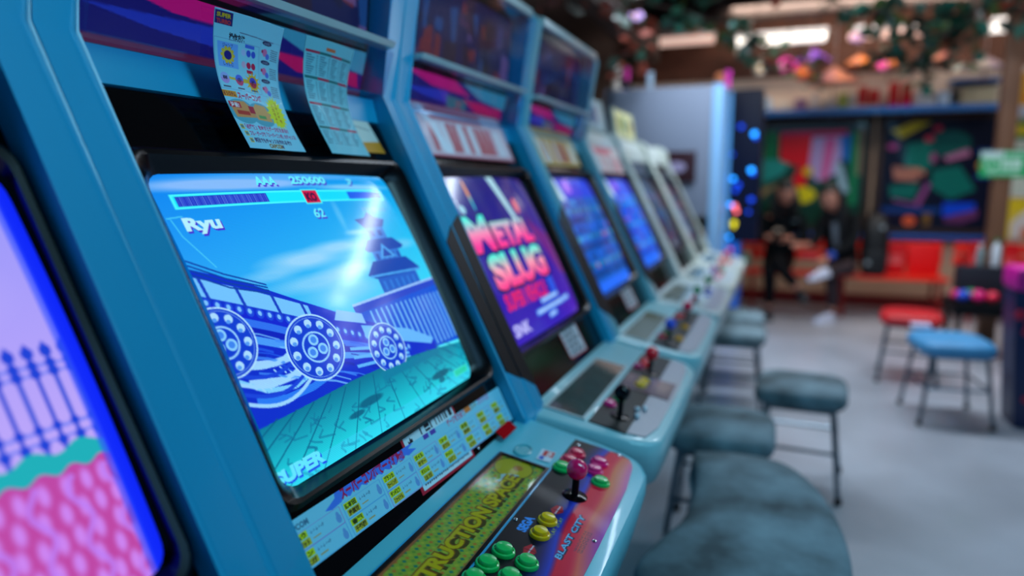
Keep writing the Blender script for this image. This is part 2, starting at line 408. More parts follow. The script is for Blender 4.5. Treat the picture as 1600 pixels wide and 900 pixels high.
def plate(bm, pts, th, lift=.0):
    """thin plate lying on the control panel plane, pts (x, y)"""
    return poly_slab(bm, [cp(x, y, lift) for x, y in pts], CPN, th)
def button(R, x, y, m, r=.0165, n=.0):
    o_bm = B(); c = cp(x, y, n)
    lathe(o_bm, [(r, 0), (r, .002), (r * .94, .0045), (r * .80, .0055), (r * .77, .0045), (r * .77, .003)], c, CPN, 24)
    rim = obj('button', o_bm, m, R)
    i = B(); lathe(i, [(r * .73, .002), (r * .73, .0085), (r * .66, .0100), (r * .4, .0106), (.0, .0108)], c, CPN, 20); obj('button_cap', i, m, rim)
    return rim
def joystick(R, x, y, mball, n=0., h=.050, rb=.0172):
    c = cp(x, y, n); up = Vector((.08, 0, 1)).normalized()
    bm = B(); lathe(bm, [(.021, 0), (.021, .001), (.018, .0028), (.007, .0035)], c, CPN, 28); j = obj('joystick', bm, BLACKG, R)
    bm = B(); tube(bm, [c, c + up * .008, c + up * (h - .012)], [.0062, .0058, .0058], 14); obj('shaft', bm, BLACKM, j)
    bm = B(); ball(bm, c + up * h, rb, 32); obj('ball_top', bm, mball, j)
    return j
def screw(R, x, y, n=.0015):
    bm = B(); lathe(bm, [(.0036, 0), (.0036, .0006), (.0026, .0016), (.0012, .0017), (.001, .0009)], cp(x, y, n), CPN, 14); obj('screw', bm, STEEL, R)
GREEN = mat('green_button_plastic', (20, 200, 95), .22, coat=.4, var=.02)
YEL = mat('yellow_button_plastic', (255, 196, 0), .22, coat=.4, var=.02)
PINK = mat('pink_ball_plastic', (255, 24, 100), .15, coat=.7, var=.02)
MAG = mat('magenta_button_plastic', (255, 30, 130), .22, coat=.4, var=.02)
ROSE = mat('rose_button_plastic', (255, 36, 80), .22, coat=.4, var=.02)
RED = mat('red_ball_plastic', (250, 10, 35), .2, coat=.5, var=.02)
BLUE = mat('blue_ball_plastic', (20, 80, 225), .2, coat=.5, var=.02)
ORAN = mat('orange_button_plastic', (250, 170, 20), .22, coat=.4, var=.02)
PURP = mat('purple_button_plastic', (130, 30, 170), .22, coat=.4, var=.02)
DKGRN = mat('dark_green_ball_plastic', (5, 140, 80), .22, coat=.4, var=.02)
WHT = mat('white_plastic_knob', (225, 230, 235), .3)

# ================= pictures on the tubes =================
rnd = random.Random(4)
def pic_first():
    c = Cv(4, 3, 100); G = lambda x, y: np.stack([150 + 20 * y + 0 * x, 150 + 8 * y + 0 * x, 250 + 0 * x], -1)
    c.rect(0, 0, 4, 3, G)
    c.ell(2.2, .9, 1.6, .5, (205, 190, 255), .6, soft=.8)
    v = lambda t: 3 * (.416 - t) / .422; U = lambda y: 4 * (y + .09) / .56
    hb = (70, 85, 225)
    for t in (.216, .208, .157, .147): c.line([(0, v(t)), (4, v(t - .001))], .022, (120, 130, 245))
    k = .4525 - .0175 * 32
    while k < .46:
        x = U(k); c.line([(x, v(.230)), (x, v(.13))], .030, (45, 75, 215))
        for t, r in ((.228, .042), (.216, .034), (.208, .036), (.158, .030), (.144, .034)): c.ell(x, v(t), r, r * 1.05, (30, 65, 215))
        c.poly([(x - .035, v(.230)), (x, v(.238)), (x + .035, v(.230))], (30, 65, 215))
        k += .0175
    y = -.1; pts = [(0, v(.128))]
    x = 0
    while x <= 4.05: pts.append((x, v(.137 + .004 * math.sin(x * 19)))); x += .03
    c.poly(pts + [(4, 3), (0, 3)], (30, 175, 185))
    # wavy rose brickwork under the hedge
    c.poly([(0, v(.117))] + [(x * .03, v(.118 + .003 * math.sin(x * .9))) for x in range(134)] + [(4, v(.117)), (4, 3), (0, 3)], (190, 70, 165))
    for r in range(9):
        yy = v(.103) + r * .155
        for q in range(40):
            xx = q * .135 + (.067 if r % 2 else 0) + .02 * math.sin(r * 1.7 + q)
            c.ell(xx, yy, .052, .098, (205, 135, 245), .95, soft=.6)
    for q in range(40):
        xx = q * .27 + .06; c.line([(xx + .05 * math.sin(j * .9 + q * .7), v(.112) + j * .05) for j in range(28)], .045, (190, 125, 245), .8)
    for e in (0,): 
        c.rect(3.88, 0, 4, 3, (15, 40, 250)); c.rect(3.84, 0, 3.90, 3, (50, 80, 255), .6)  # blue glow on the inner bezel, painted into the picture edge
    return c
def pic_fight():
    """a blue fighting-game arena: sky, clouds, keep, railing, tiled roof with round medallions, plank floor"""
    c = Cv(4, 3, 128)
    c.rect(0, 0, 4, 3, lambda x, y: np.stack([8 + 30 * y, 128 + 32 * y + 8 * x, 236 + 6 * y], -1))
    cl = (165, 215, 250)
    c.ell(1.0, .12, 1.6, .09, (160, 195, 250), .8, soft=.5); c.ell(3.1, .17, 1.1, .05, cl, .7, soft=.6); c.ell(2.0, .04, 2.2, .05, (90, 170, 245), .8, soft=.6)
    for x, y, rx, ry, al in ((1.5, 1.02, .85, .14, .85), (2.15, .93, .7, .10, .8), (.9, 1.12, .5, .09, .5), (2.2, 1.22, .8, .12, .75), (1.5, 1.28, .9, .12, .6), (2.45, .55, .09, .30, .35), (2.62, .78, .3, .05, .7), (3.6, 1.0, .5, .09, .45), (2.0, 1.45, 1.0, .2, .5)):
        c.ell(x, y, rx, ry, cl, al, soft=.7)
    # the keep in the distance
    d1, d2, d3 = (20, 70, 175), (45, 120, 215), (70, 160, 235)
    c.poly([(2.72, .62), (2.85, .74), (3.30, .74), (3.42, .64), (3.22, .60), (3.08, .52), (2.95, .60)], d1)
    c.rect(2.85, .74, 3.28, .92, d2); c.rect(2.92, .78, 3.02, .86, d1); c.rect(3.1, .78, 3.2, .86, d1)
    c.poly([(2.62, 1.02), (2.78, .90), (3.40, .90), (3.60, 1.02), (3.5, 1.06), (2.7, 1.06)], d1)
    c.rect(2.76, 1.06, 3.42, 1.20, d2)
    for k in range(5): c.rect(2.82 + k * .13, 1.09, 2.88 + k * .13, 1.17, d1)
    c.poly([(3.06, .96), (2.90, 1.16), (3.3, 1.16)], d3); c.poly([(3.07, 1.02), (2.97, 1.14), (3.2, 1.14)], d1)
    c.poly([(2.45, 1.34), (2.68, 1.18), (3.52, 1.18), (3.78, 1.36), (3.6, 1.40), (2.6, 1.40)], d1)
    c.rect(2.62, 1.40, 3.62, 1.62, (35, 95, 200)); c.line([(2.5, 1.36), (3.75, 1.38)], .03, d3)
    for k in range(6): c.rect(2.7 + k * .15, 1.44, 2.76 + k * .15, 1.56, d2)
    # railing
    c.poly([(1.95, 1.64), (4, 1.56), (4, 2.46), (2.1, 2.36)], (20, 85, 215))
    for k in range(17):
        x = 2.18 + k * .118; c.line([(x, 1.74), (x + .02, 2.4)], .035, (110, 185, 245))
    c.line([(1.9, 1.69), (4, 1.60)], .09, (40, 70, 200)); c.line([(1.9, 1.63), (4, 1.55)], .03, (150, 195, 250))
    # roof sweeping down from the left, banded tiles
    c.poly([(0, .92), (.5, 1.12), (1.1, 1.42), (1.75, 1.72), (2.25, 1.92), (2.7, 2.1), (3.3, 2.34), (3.3, 2.5), (0, 2.5)], (12, 45, 200))
    c.poly([(0, 1.0), (.6, 1.24), (1.2, 1.50), (1.2, 1.66), (.6, 1.42), (0, 1.18)], (110, 190, 250))
    for a in (.05, .40, .78, 1.12): c.line([(a, .98 + a * .42), (a + .02, 1.22 + a * .42)], .035, (20, 60, 190))
    for k in range(4): c.line([(0, .84 + k * .045), (.34, 1.02 + k * .045), (.78, 1.2 + k * .03)], .016, (10, 60, 160))
    for k, col in ((0, (15, 35, 205)), (1, (45, 110, 235)), (2, (10, 30, 185)), (3, (70, 150, 245)), (4, (12, 40, 200))):
        o = k * .085; c.line([(0, 1.27 + o), (.6, 1.52 + o), (1.3, 1.84 + o * .9), (2.0, 2.1 + o * .6)], .075, col)
    for k in range(3): c.line([(.1, 1.86 + .17 * k), (.45, 1.93 + .17 * k), (.8, 1.93 + .17 * k), (1.0, 1.90 + .17 * k)], .07, (150, 205, 252) if k < 2 else (40, 120, 240))
    c.line([(.0, 1.98), (.25, 2.14), (.6, 2.2), (.95, 2.12)], .045, (120, 200, 250))
    for k in range(11): c.line([(.1 + k * .08, 2.02 + .05 * math.sin(k)), (.15 + k * .08, 2.10 + .05 * math.sin(k))], .018, (150, 210, 250))
    tr = random.Random(8)
    for k in range(46):     # tile courses and carved ends along the roof
        x = tr.random() * 2.6; y = 1.34 + x * .40 + tr.random() * .55; w = tr.uniform(.12, .42)
        c.line([(x, y), (x + w * .5, y + w * .17), (x + w, y + w * .42)], tr.uniform(.012, .03), [(60, 135, 245), (110, 185, 250), (10, 35, 175), (30, 90, 230)][k % 4], .8)
    for k in range(26):
        x = .02 + k * .105; c.ell(x, 1.24 + x * .395, .045, .05, (25, 70, 215)); c.ell(x, 1.235 + x * .395, .022, .026, (120, 190, 250))
    for k in range(5):
        y0_ = 1.78 + .09 * k; c.line([(x_ * .1, y0_ + .16 * math.sin(x_ * .31 + .3)) for x_ in range(12)], .035, (150, 208, 252) if k % 2 == 0 else (24, 66, 215))
    c.poly([(1.6, 1.62), (2.0, 1.74), (2.0, 1.86), (1.5, 1.72)], (130, 190, 250)); c.poly([(1.9, 1.86), (2.8, 2.08), (3.3, 2.30), (3.2, 2.36), (1.9, 2.02)], (100, 180, 248))
    for k in range(3): c.line([(1.55, 2.06 + k * .1), (1.95, 2.14 + k * .08), (2.6, 2.3 + k * .05)], .035, (90, 175, 248))
    # plank floor in perspective
    fl = [(0, 2.42), (.6, 2.40), (1.4, 2.37), (2.3, 2.38), (3.1, 2.43), (4, 2.50), (4, 3), (0, 3)]
    c.poly(fl, lambda x, y: np.stack([10 + 25 * (y - 2.4) / .6 + 0 * x, 118 + 110 * (y - 2.4) / .6, 150 + 90 * (y - 2.4) / .6 + 0 * x], -1))
    for k in range(-2, 12):
        x0 = .2 + k * .36; c.line([(x0 + (2 - x0) * .3, 2.40), (x0 - (2 - x0) * .35, 3.0)], .012, (8, 90, 130))
    for k in range(90):
        x = rnd.random() * 4; y = 2.44 + rnd.random() * .5
        c.line([(x, y), (x + rnd.uniform(-.1, .12), y + rnd.uniform(.02, .07)), (x + rnd.uniform(-.1, .16), y + rnd.uniform(.04, .10))], .015 + .02 * (y - 2.4), (15, 110, 150), .55)
    c.ell(1.55, 2.64, .26, .05, (8, 85, 120), .8, soft=.3); c.ell(1.25, 2.70, .16, .035, (8, 85, 120), .8, soft=.3); c.ell(3.12, 2.76, .30, .05, (8, 85, 115), .85, soft=.3); c.ell(3.1, 2.83, .1, .04, (8, 95, 125), .8, soft=.3)
    c.rect(0, 2.86, 4, 3.0, (60, 205, 245), .45)
    # round medallions on the eaves
    for x, y, rx, ry in ((.02, 1.62, .36, .33), (1.07, 1.92, .42, .345), (2.22, 2.20, .36, .30)):
        c.ell(x, y, rx, ry, (170, 220, 252)); c.ell(x, y, rx * .95, ry * .95, (14, 60, 205)); c.ell(x, y, rx * .90, ry * .90, (170, 215, 250), .5, ring=.03)
        for k in range(11):
            q = k * 2 * PI / 11 + .2; c.ell(x + rx * .72 * math.cos(q), y + ry * .72 * math.sin(q), rx * .125, ry * .13, (165, 215, 252)); c.ell(x + rx * .70 * math.cos(q) - .01, y + ry * .70 * math.sin(q) + .02, rx * .07, ry * .06, (80, 150, 240))
        c.ell(x, y, rx * .47, ry * .47, (140, 200, 250)); c.ell(x, y, rx * .41, ry * .41, (14, 60, 205))
        for k in range(3):
            q = k * 2 * PI / 3 + .5; c.ell(x + rx * .22 * math.cos(q), y + ry * .22 * math.sin(q), rx * .17, ry * .17, (130, 200, 250)); c.ell(x + rx * .22 * math.cos(q), y + ry * .22 * math.sin(q), rx * .10, ry * .10, (60, 130, 235))
    # floor edge again over the lowest medallion
    c.poly([(1.9, 2.42), (3.3, 2.45), (3.3, 2.52), (1.9, 2.52)], (14, 124, 160))
    # gauges and lettering
    cy = (70, 245, 250)
    c.line([(.16, .285), (1.98, .285)], .145, cy); c.line([(2.2, .285), (3.7, .285)], .145, cy)
    c.line([(.19, .285), (1.96, .285)], .112, (20, 225, 250)); c.line([(2.22, .285), (3.68, .285)], .112, (15, 215, 250))
    c.line([(.21, .285), (1.37, .285)], .105, (25, 45, 190)); c.line([(2.85, .285), (3.66, .285)], .105, (15, 90, 235))
    for k in range(56): c.line([(.22 + k * .0205, .24), (.22 + k * .0205, .335)], .006, (90, 130, 235))
    c.rect(1.95, .20, 2.25, .385, cy); c.rect(1.97, .215, 2.23, .37, (205, 15, 70)); c.text('KO', 2.0, .345, .10, (60, 10, 60), .06, width=.19)
    for dx, dy, col in ((.012, .018, (70, 20, 200)), (0, 0, (100, 235, 250))):
        c.text('AAA', 1.30 + dx, .135 + dy, .095, col, .05, width=.33); c.text('250600', 1.86 + dx, .125 + dy, .09, col, .05, width=.66); c.text('2P', 2.98 + dx, .13 + dy, .08, col, .05)
        c.text('Ryu', .17 + dx, .57 + dy, .125, col if dx else (175, 235, 250), .05, width=.42)
        c.text('62', 1.99 + dx, .555 + dy, .115, col, .03, width=.20)
        c.text('SUPER', -.06 + dx, 2.93 + dy, .115, (30, 70, 230) if dx else (95, 225, 250), .06, width=.66)
    c.line([(3.0, .48), (3.6, .50)], .05, (60, 150, 240), .6)
    for k in range(7): c.line([(3.02 + k * .085, .45), (3.02 + k * .085, .55)], .02, (120, 200, 250), .6)
    c.rect(3.46, 2.80, 3.92, 2.90, (60, 220, 215)); c.rect(3.50, 2.815, 3.88, 2.885, (40, 205, 170))
    c.line([(.06, .45), (.10, .62), (.30, .95)], .012, (70, 200, 245)); c.line([(.02, .44), (.2, .43)], .012, (70, 200, 245))
    return c
def pic_title():
    c = Cv(4, 3, 70)
    c.rect(0, 0, 4, 3, lambda x, y: np.stack([25 + 10 * y + 25 * np.clip(x - 2.6, 0, 1), 25 + 0 * x, 120 + 22 * y], -1))
    for x in (.7, 1.2, 1.9, 3.2): c.rect(x, 0, x + .25, 1.0, (45, 40, 130), .7)
    c.poly([(2.0, 0), (2.32, 0), (2.6, .95), (2.42, .95)], (175, 225, 240)); c.ell(.92, .3, .05, .25, (230, 150, 90)); c.ell(.92, .5, .03, .15, (60, 210, 230))
    c.ell(2.85, .62, .12, .16, (235, 110, 120)); c.text('1', .35, .55, .15, (200, 230, 255), .03); c.ell(.45, .6, .1, .08, (150, 210, 230))
    g = lambda x, y: np.stack([np.clip(70 + (y - .75) * 600, 60, 250) + 0 * x, np.clip(240 - (y - .8) * 380, 60, 240) + 0 * x, np.clip(225 - (y - .8) * 140, 110, 225) + 0 * x], -1)
    g2 = lambda x, y: np.stack([np.clip(80 + (y - 1.45) * 600, 60, 250) + 0 * x, np.clip(240 - (y - 1.5) * 330, 45, 240) + 0 * x, np.clip(220 - (y - 1.5) * 140, 100, 225) + 0 * x], -1)
    c.text('M', .20, 1.36, .66, (10, 10, 70), .06, width=.9); c.text('M', .24, 1.34, .62, g, .05, width=.82)
    c.text('ETAL', 1.12, 1.36, .50, (10, 10, 70), .06, width=2.0); c.text('ETAL', 1.16, 1.34, .46, g, .06, width=1.9)
    c.text('SLUG', .38, 2.06, .62, (10, 10, 70), .07, width=2.75); c.text('SLUG', .43, 2.03, .58, g2, .06, width=2.62)
    c.text('SUPER VEHICLE', .45, 2.42, .28, (225, 25, 110), .05, width=2.0)
    c.rect(2.7, 2.12, 3.0, 2.42, (40, 90, 235)); c.poly([(3.0, .9), (4, 1.3), (4, 2.2), (3.7, 2.1)], (120, 15, 120), .8)
    for x, y, w in ((1.9, 2.50, 1.1), (1.5, 2.66, 1.75), (3.1, 2.64, .5), (2.05, 2.80, .5)): c.line([(x, y), (x + w, y - .02)], .11, (60, 130, 250)); c.line([(x + .06, y), (x + w - .06, y - .02)], .055, (170, 210, 255))
    c.text('SNK', .35, 2.86, .2, (190, 190, 255), .05, width=.7)
    return c
def pic_rows(seed, base=(15, 85, 190), acc=((30, 110, 250), (40, 170, 220), (10, 50, 140))):
    r = random.Random(seed); c = Cv(4, 3, 45, base)
    c.rect(0, 0, 4, .55, (40, 60, 220)); c.poly([(.1, 0), (.8, 0), (1.0, .7), (.5, .5)], (190, 225, 245)); c.ell(1.5, .25, .3, .2, (150, 90, 240))
    for k in range(10):
        y = .6 + k * .235; c.rect(0, y, 4, y + .12, acc[k % 3], .7)
        x = .1
        while x < 3.9:
            w = r.uniform(.1, .4); c.rect(x, y + .02, x + w, y + .14, [(20, 60, 120), (70, 170, 220), (20, 40, 110), (180, 60, 120), (40, 120, 240)][r.randrange(5) if r.random() < .5 else 0], .75); x += w + r.uniform(.03, .2)
    c.rect(0, 2.75, 4, 3, (30, 110, 255))
    return c
def pic_dark(seed):
    r = random.Random(seed); c = Cv(4, 3, 30, (30, 32, 50))
    for k in range(30):
        x, y = r.random() * 4, r.random() * 3; c.rect(x, y, x + .4, y + .2, [(170, 60, 90), (200, 210, 225), (40, 70, 120), (60, 60, 80)][r.randrange(4)], .8)
    return c
def art_header(seed):
    r = random.Random(seed); c = Cv(6, 1, 40, (30, 30, 140))
    c.poly([(0, 0), (2.6, 0), (3.6, .35), (1.5, .3)], (215, 20, 150)); c.poly([(.2, .45), (2.3, .35), (2.9, .7), (1.2, .6)], (40, 70, 235), .9)
    c.poly([(3.0, .0), (6, .0), (6, .5), (4.2, .35)], (60, 170, 220)); c.poly([(3.2, .45), (5.8, .5), (5.9, .8), (4.1, .75)], (205, 20, 120))
    c.poly([(2.3, .45), (3.4, .5), (3.6, .95), (2.5, .9)], (60, 130, 160)); c.rect(0, .86, 6, 1, (130, 30, 70))
    c.line([(2.9, .6), (3.2, .62)], .05, (200, 60, 100)); c.line([(2.9, .75), (3.2, .77)], .05, (200, 60, 100))
    return c
def art_top(seed, cols):
    r = random.Random(seed); c = Cv(6, 2, 25, cols[0])
    for k in range(34):
        x, y = r.random() * 6, r.random() * 2; w, h = r.uniform(.15, .7), r.uniform(.2, 1.1)
        c.poly([(x, y), (x + w, y + r.uniform(-.2, .2)), (x + w * r.uniform(.5, 1.2), y + h), (x + r.uniform(-.1, .2), y + h * .9)], cols[1 + r.randrange(len(cols) - 1)], .8)
    return c
DT = [(35, 40, 100), (110, 60, 110), (70, 90, 170), (150, 120, 190), (60, 40, 60), (40, 110, 190), (170, 60, 60), (35, 30, 70)]

# machine at the left edge of the picture
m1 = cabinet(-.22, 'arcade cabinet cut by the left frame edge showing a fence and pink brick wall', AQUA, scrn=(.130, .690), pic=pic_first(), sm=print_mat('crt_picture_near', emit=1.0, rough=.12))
# the near machine the picture is about
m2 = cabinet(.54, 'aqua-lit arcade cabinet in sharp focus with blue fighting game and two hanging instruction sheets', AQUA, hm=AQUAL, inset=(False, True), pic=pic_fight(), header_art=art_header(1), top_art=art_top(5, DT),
             mark=None)
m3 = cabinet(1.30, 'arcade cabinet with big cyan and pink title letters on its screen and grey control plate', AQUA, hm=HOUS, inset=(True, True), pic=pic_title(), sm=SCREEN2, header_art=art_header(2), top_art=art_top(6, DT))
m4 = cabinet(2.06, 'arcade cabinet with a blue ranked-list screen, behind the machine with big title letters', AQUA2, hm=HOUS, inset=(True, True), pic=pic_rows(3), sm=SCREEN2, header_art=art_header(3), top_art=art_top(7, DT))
m5 = cabinet(2.82, 'fifth cabinet along the row, pale grey with a bright blue screen', PALE, header=False, inset=(True, False), pic=pic_rows(5, (10, 90, 245), ((20, 120, 255), (60, 190, 250), (10, 60, 230))), sm=SCREEN2)
m6 = cabinet(3.58, 'sixth cabinet along the row, cream body with a dark red and white screen', CREAM, header=False, pic=pic_dark(2), sm=SCREEN2)
m7 = cabinet(4.34, 'last cabinet of the row before the grey partition, cream body and dark screen', CREAM, header=False, pic=pic_dark(9), sm=SCREEN2)

# ================= near machine: print, glass, controls =================
R = m2
# move list strip under the tube, slightly askew
c = Cv(8, 1, 76, (140, 222, 245))  # white strip; the cyan light falling on it is put into the paper colour
burst = []
for k in range(41):
    t = k / 40; burst.append((1.0 + 2.75 * t, (.30 if k % 2 else .36) - .20 * t * 0))
c.poly([(.95, .22), (1.25, .10)] + [(1.3 + k * .12, -.05) for k in range(19)] + [(3.75, .02), (3.55, .08), (3.8, .17), (3.5, .22)] + [(3.4 - k * .12, .24 if k % 2 else .17) for k in range(18)] + [(1.1, .27)], (70, 130, 245))
c.text('スーパーコンボで一発逆転!!', 1.40, .20, .20, (205, 15, 75), .045, width=1.95)
c.text('ゲージをためて', 5.15, .16, .14, (225, 60, 110), .03, width=.85); c.rect(6.02, .0, 6.32, .14, (240, 130, 60)); c.text('スーパー', 6.36, .14, .12, (170, 120, 20), .03, width=.28); c.text('コマンド入力', 6.72, .12, .12, (225, 60, 160), .03, width=.6)
c.text('CAPCOM', .06, .22, .11, (70, 120, 150), .05, width=.5)
c.rect(4.16, .0, 4.36, .12, (90, 70, 180)); c.rect(4.44, .0, 4.66, .12, (90, 70, 180))
NM = [('リュウ', 'サガット'), ('ケン', 'ベガ'), ('E.本田', '鬼無双'), ('春麗', '千裂脚'), ('ブランカ', 'ローリング'), ('ザンギエフ', 'ファイナル'), ('ガイル', 'サマー'), ('ダルシム', 'ヨガ'), ('T.ホーク', 'ダブル'), ('キャミィ', 'スピン'), ('本田', '鬼神'), ('バルログ', 'イズナ'), ('サガット', 'タイガー'), ('ベガ', 'サイコ'), ('フェイ', '烈火'), ('ディー', 'マシン')]
for i in range(8):
    x0 = [.10, 1.36, 2.52, 3.60, 4.60, 5.58, 6.44, 7.24][i]; x1 = ([.10, 1.36, 2.52, 3.60, 4.60, 5.58, 6.44, 7.24, 8.0][i + 1]) - .10
    for j in range(2):
        y = .30 + j * .355
        c.frame(x0 - .03, y - .02, x1, y + .33, .012, (90, 180, 235) if (i + j) % 3 else (180, 120, 210))
        c.rect(x0, y, x0 + .34, y + .135, (225, 235, 20)); c.text(NM[i * 2 + j][0], x0 + .03, y + .115, .085, (40, 60, 20), .04, width=.28)
        c.rect(x0 + .03, y + .155, x0 + .36, y + .29, (215, 200, 50)); c.text(NM[i * 2 + j][1], x0 + .05, y + .27, .085, (60, 50, 20), .04, width=.28)
        c.text('↓→↓→+P', x0 + .40, y + .13, .07, (70, 110, 150), .01, width=.32 if x1 - x0 > .8 else .2); c.line([(x0 + .42, y + .22), (x0 + .60, y + .22)], .02, (210, 160, 80))
        if x1 - x0 > .8: c.ell(x1 - .10, y + .19, .06, .09, (110, 165, 225)); c.ell(x1 - .10, y + .10, .035, .05, (110, 165, 225))
card_tl, card_tr, card_br, card_bl = PT(.598, -.036, .0022), PT(1.243, -.050, .0022), PT(1.243, -.121, .0022), PT(.598, -.096, .0022)
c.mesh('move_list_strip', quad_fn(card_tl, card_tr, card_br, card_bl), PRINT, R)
# red bordered white sticker that lies partly under the strip
def edge_card(pts, th, m1_, parent, name): 
    bm = B(); poly_slab(bm, pts, TN, th); return obj(name, bm, m1_, parent)
st = edge_card([PT(.876, -.024, .0004)] + [PT(.876 + .010, -.018, .0004), PT(1.045, -.016, .0004), PT(1.056, -.026, .0004), PT(1.056, -.127, .0004), PT(.872, -.119, .0004)], .0006, mat('red_sticker_border', (205, 15, 50), .4), R, 'notice_sticker')
c = Cv(4, 2.4, 42, (215, 242, 250))
c.poly([(.25, .62), (.28, .42), (.36, .5), (.45, .3), (.5, .42), (.58, .4), (.58, .66)], (15, 20, 40))
for x, w in ((1.25, .08), (1.6, .38), (2.05, .09), (2.45, .07), (2.72, .06), (2.9, .09), (3.15, .06), (3.3, .12), (3.6, .24)): c.rect(x, .22, x + w, .5, (20, 25, 40))
c.rect(1.62, .36, 1.98, .42, (215, 242, 250))
for k in range(24): c.line([(.2 + k * .15, 2.22 + .02 * (k % 3)), (.3 + k * .15, 2.20)], .07, (30, 50, 80))
c.mesh('sticker_print', quad_fn(PT(.882, -.022, .0013), PT(1.050, -.022, .0013), PT(1.050, -.122, .0013), PT(.880, -.115, .0013)), PRINT, st)
# small red tag at the lower right of the ledge
bm = B(); poly_slab(bm, [Vector((-.4675, 1.135, .8168)), Vector((-.4675, 1.200, .8168)), Vector((-.4495, 1.200, .804)), Vector((-.4495, 1.135, .804))], Vector((.6, 0, .8)), .0014); obj('red_tag', bm, mat('red_tag', (190, 0, 14), .85, spec=.05), R)
for y in (1.078,):
    bm = B(); lathe(bm, [(.0035, 0), (.0035, .001), (.002, .002)], PT(y, -.128 + .008, .0005), TN, 12); obj('screw', bm, STEEL, R)

# instruction window let into the panel
def frame_bm(x0, x1, y0, y1, t, h, n0=0.):
    bm = B()
    for a in (((x0 - t, y0 - t), (x1 + t, y0 - t), (x1 + t, y0), (x0 - t, y0)), ((x0 - t, y1), (x1 + t, y1), (x1 + t, y1 + t), (x0 - t, y1 + t)), ((x0 - t, y0), (x0, y0), (x0, y1), (x0 - t, y1)), ((x1, y0), (x1 + t, y0), (x1 + t, y1), (x1, y1))):
        plate(bm, a, h, n0)
    return bm
IX0, IX1, IY0, IY1 = -.4360, -.3540, .572, 1.088
obj('instruction_frame', frame_bm(IX0, IX1, IY0, IY1, .005, .0045), BEZEL, R)
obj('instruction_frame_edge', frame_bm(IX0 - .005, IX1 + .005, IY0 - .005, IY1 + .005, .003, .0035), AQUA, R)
c = Cv(6.3, 1, 66, (190, 190, 60)); gr = Cv
for i in range(64):
    for j in range(10):
        x = .05 + i * .1; y = .05 + j * .1
        col = [(20, 130, 110), (250, 130, 50), (225, 205, 60), (130, 165, 60)][(i + 2 * j) % 4]
        c.poly([(x - .042, y), (x, y - .042), (x + .042, y), (x, y + .042)], col, .9)
c.rect(0, 0, 6.3, .05, (215, 110, 60)); c.rect(0, .95, 6.3, 1, (190, 120, 70))
c.ell(5.92, .42, .46, .40, (70, 60, 20)); c.ell(5.92, .42, .44, .38, (235, 190, 30)); c.ell(5.98, .50, .12, .10, (225, 130, 40))
c.poly([(5.28, .40), (5.5, .30), (5.62, .42), (5.7, .62), (5.5, .70), (5.38, .6), (5.3, .56)], (200, 220, 225)); c.line([(5.2, .36), (5.5, .48)], .07, (200, 220, 225))
for dx, dy, col, off in ((.05, .07, (95, 70, 20), .06), (0, 0, (175, 95, 20), .09), (0, 0, (255, 200, 10), .045)):
    c.text('INSTRUCTION SPACE', .98 + dx, .68 + dy, .27, col, off, width=4.62)
c.mesh('instruction_sheet', quad_fn(cp(IX0, IY0, .0005), cp(IX0, IY1, .0005), cp(IX1, IY1, .0005), cp(IX1, IY0, .0005)), PRINT, R)
bm = B(); plate(bm, [(IX0, IY0), (IX1, IY0), (IX1, IY1), (IX0, IY1)], .0012, .0026); obj('instruction_glass', bm, GLASS, R)
# thumb recess and small logo sticker beyond the window
bm = B(); loft(bm, [[cp(-.412 + (.016 * s) * math.cos(q), 1.133 + (.026 * s) * math.sin(q), h) for q in [2 * PI * i / 28 for i in range(28)]] for s, h in ((1, .0002), (1, .002), (.85, .0030), (.8, .0012))]); obj('oval_latch', bm, mat('teal_latch', (70, 175, 185), .3, coat=.4), R)
c = Cv(2, 1, 22, (220, 225, 235)); c.rect(.85, .25, 1.85, .95, (220, 50, 45)); c.rect(.15, .15, .75, .45, (50, 90, 190)); c.text('PUSH', .9, .8, .3, (240, 240, 240), .05, width=.85)
c.mesh('small_sticker', quad_fn(cp(-.382, 1.118, .0008), cp(-.386, 1.165, .0008), cp(-.360, 1.168, .0008), cp(-.357, 1.121, .0008)), PRINT, R)

# printed control plate: black to blue to red to orange across its depth
plo = [(-.347, .600), (-.347, 1.236), (-.262, 1.250), (-.238, 1.238), (-.226, 1.205), (-.219, 1.12), (-.217, .92), (-.219, .72), (-.226, .635), (-.238, .602), (-.262, .590)]
bm = B(); plate(bm, plo, .0016, .0); obj('control_plate', bm, BLACKG, R)
c = Cv(6.6, 1.32, 78)
def cpg(x, y):
    xs = np.array([0, .40, .56, .72, .80, .96, 1.08, 1.32]); sh = y - .10 * np.sin(x * .9) + .05 * np.sin(x * 2.3)
    r = np.interp(sh, xs, [8, 8, 14, 20, 250, 250, 250, 185]); g = np.interp(sh, xs, [8, 8, 22, 60, 4, 8, 95, 62]); b = np.interp(sh, xs, [14, 18, 90, 190, 50, 60, 80, 170])
    k = np.clip(np.sin(x * 1.35 + .3) * .5 + .5, 0, 1) * np.clip((sh - .95) * 4, 0, 1); r = r + k * 60; g = g + k * 60
    return np.stack([r, g, b], -1)
c.rect(0, 0, 6.6, 1.32, cpg)
PX = lambda y: (y - .59) / .10; PYy = lambda x: (x + .347) / .10   # print units: 10 cm
c.text('SEGA', PX(.882), PYy(-.318), .135, (50, 150, 240), .06, width=.46); 
for dx, dy, col, off in ((.012, .02, (20, 20, 50), .05), (0, 0, (20, 60, 130), .06), (0, 0, (120, 200, 235), .02)):
    c.text('BLAST CITY', PX(.850) + dx, PYy(-.255) + dy, .088, col, off, shear=.25, width=1.32)
c.text('1PLAY  2PLAY', PX(.893), PYy(-.281), .06, (190, 190, 60), .02, width=.62)
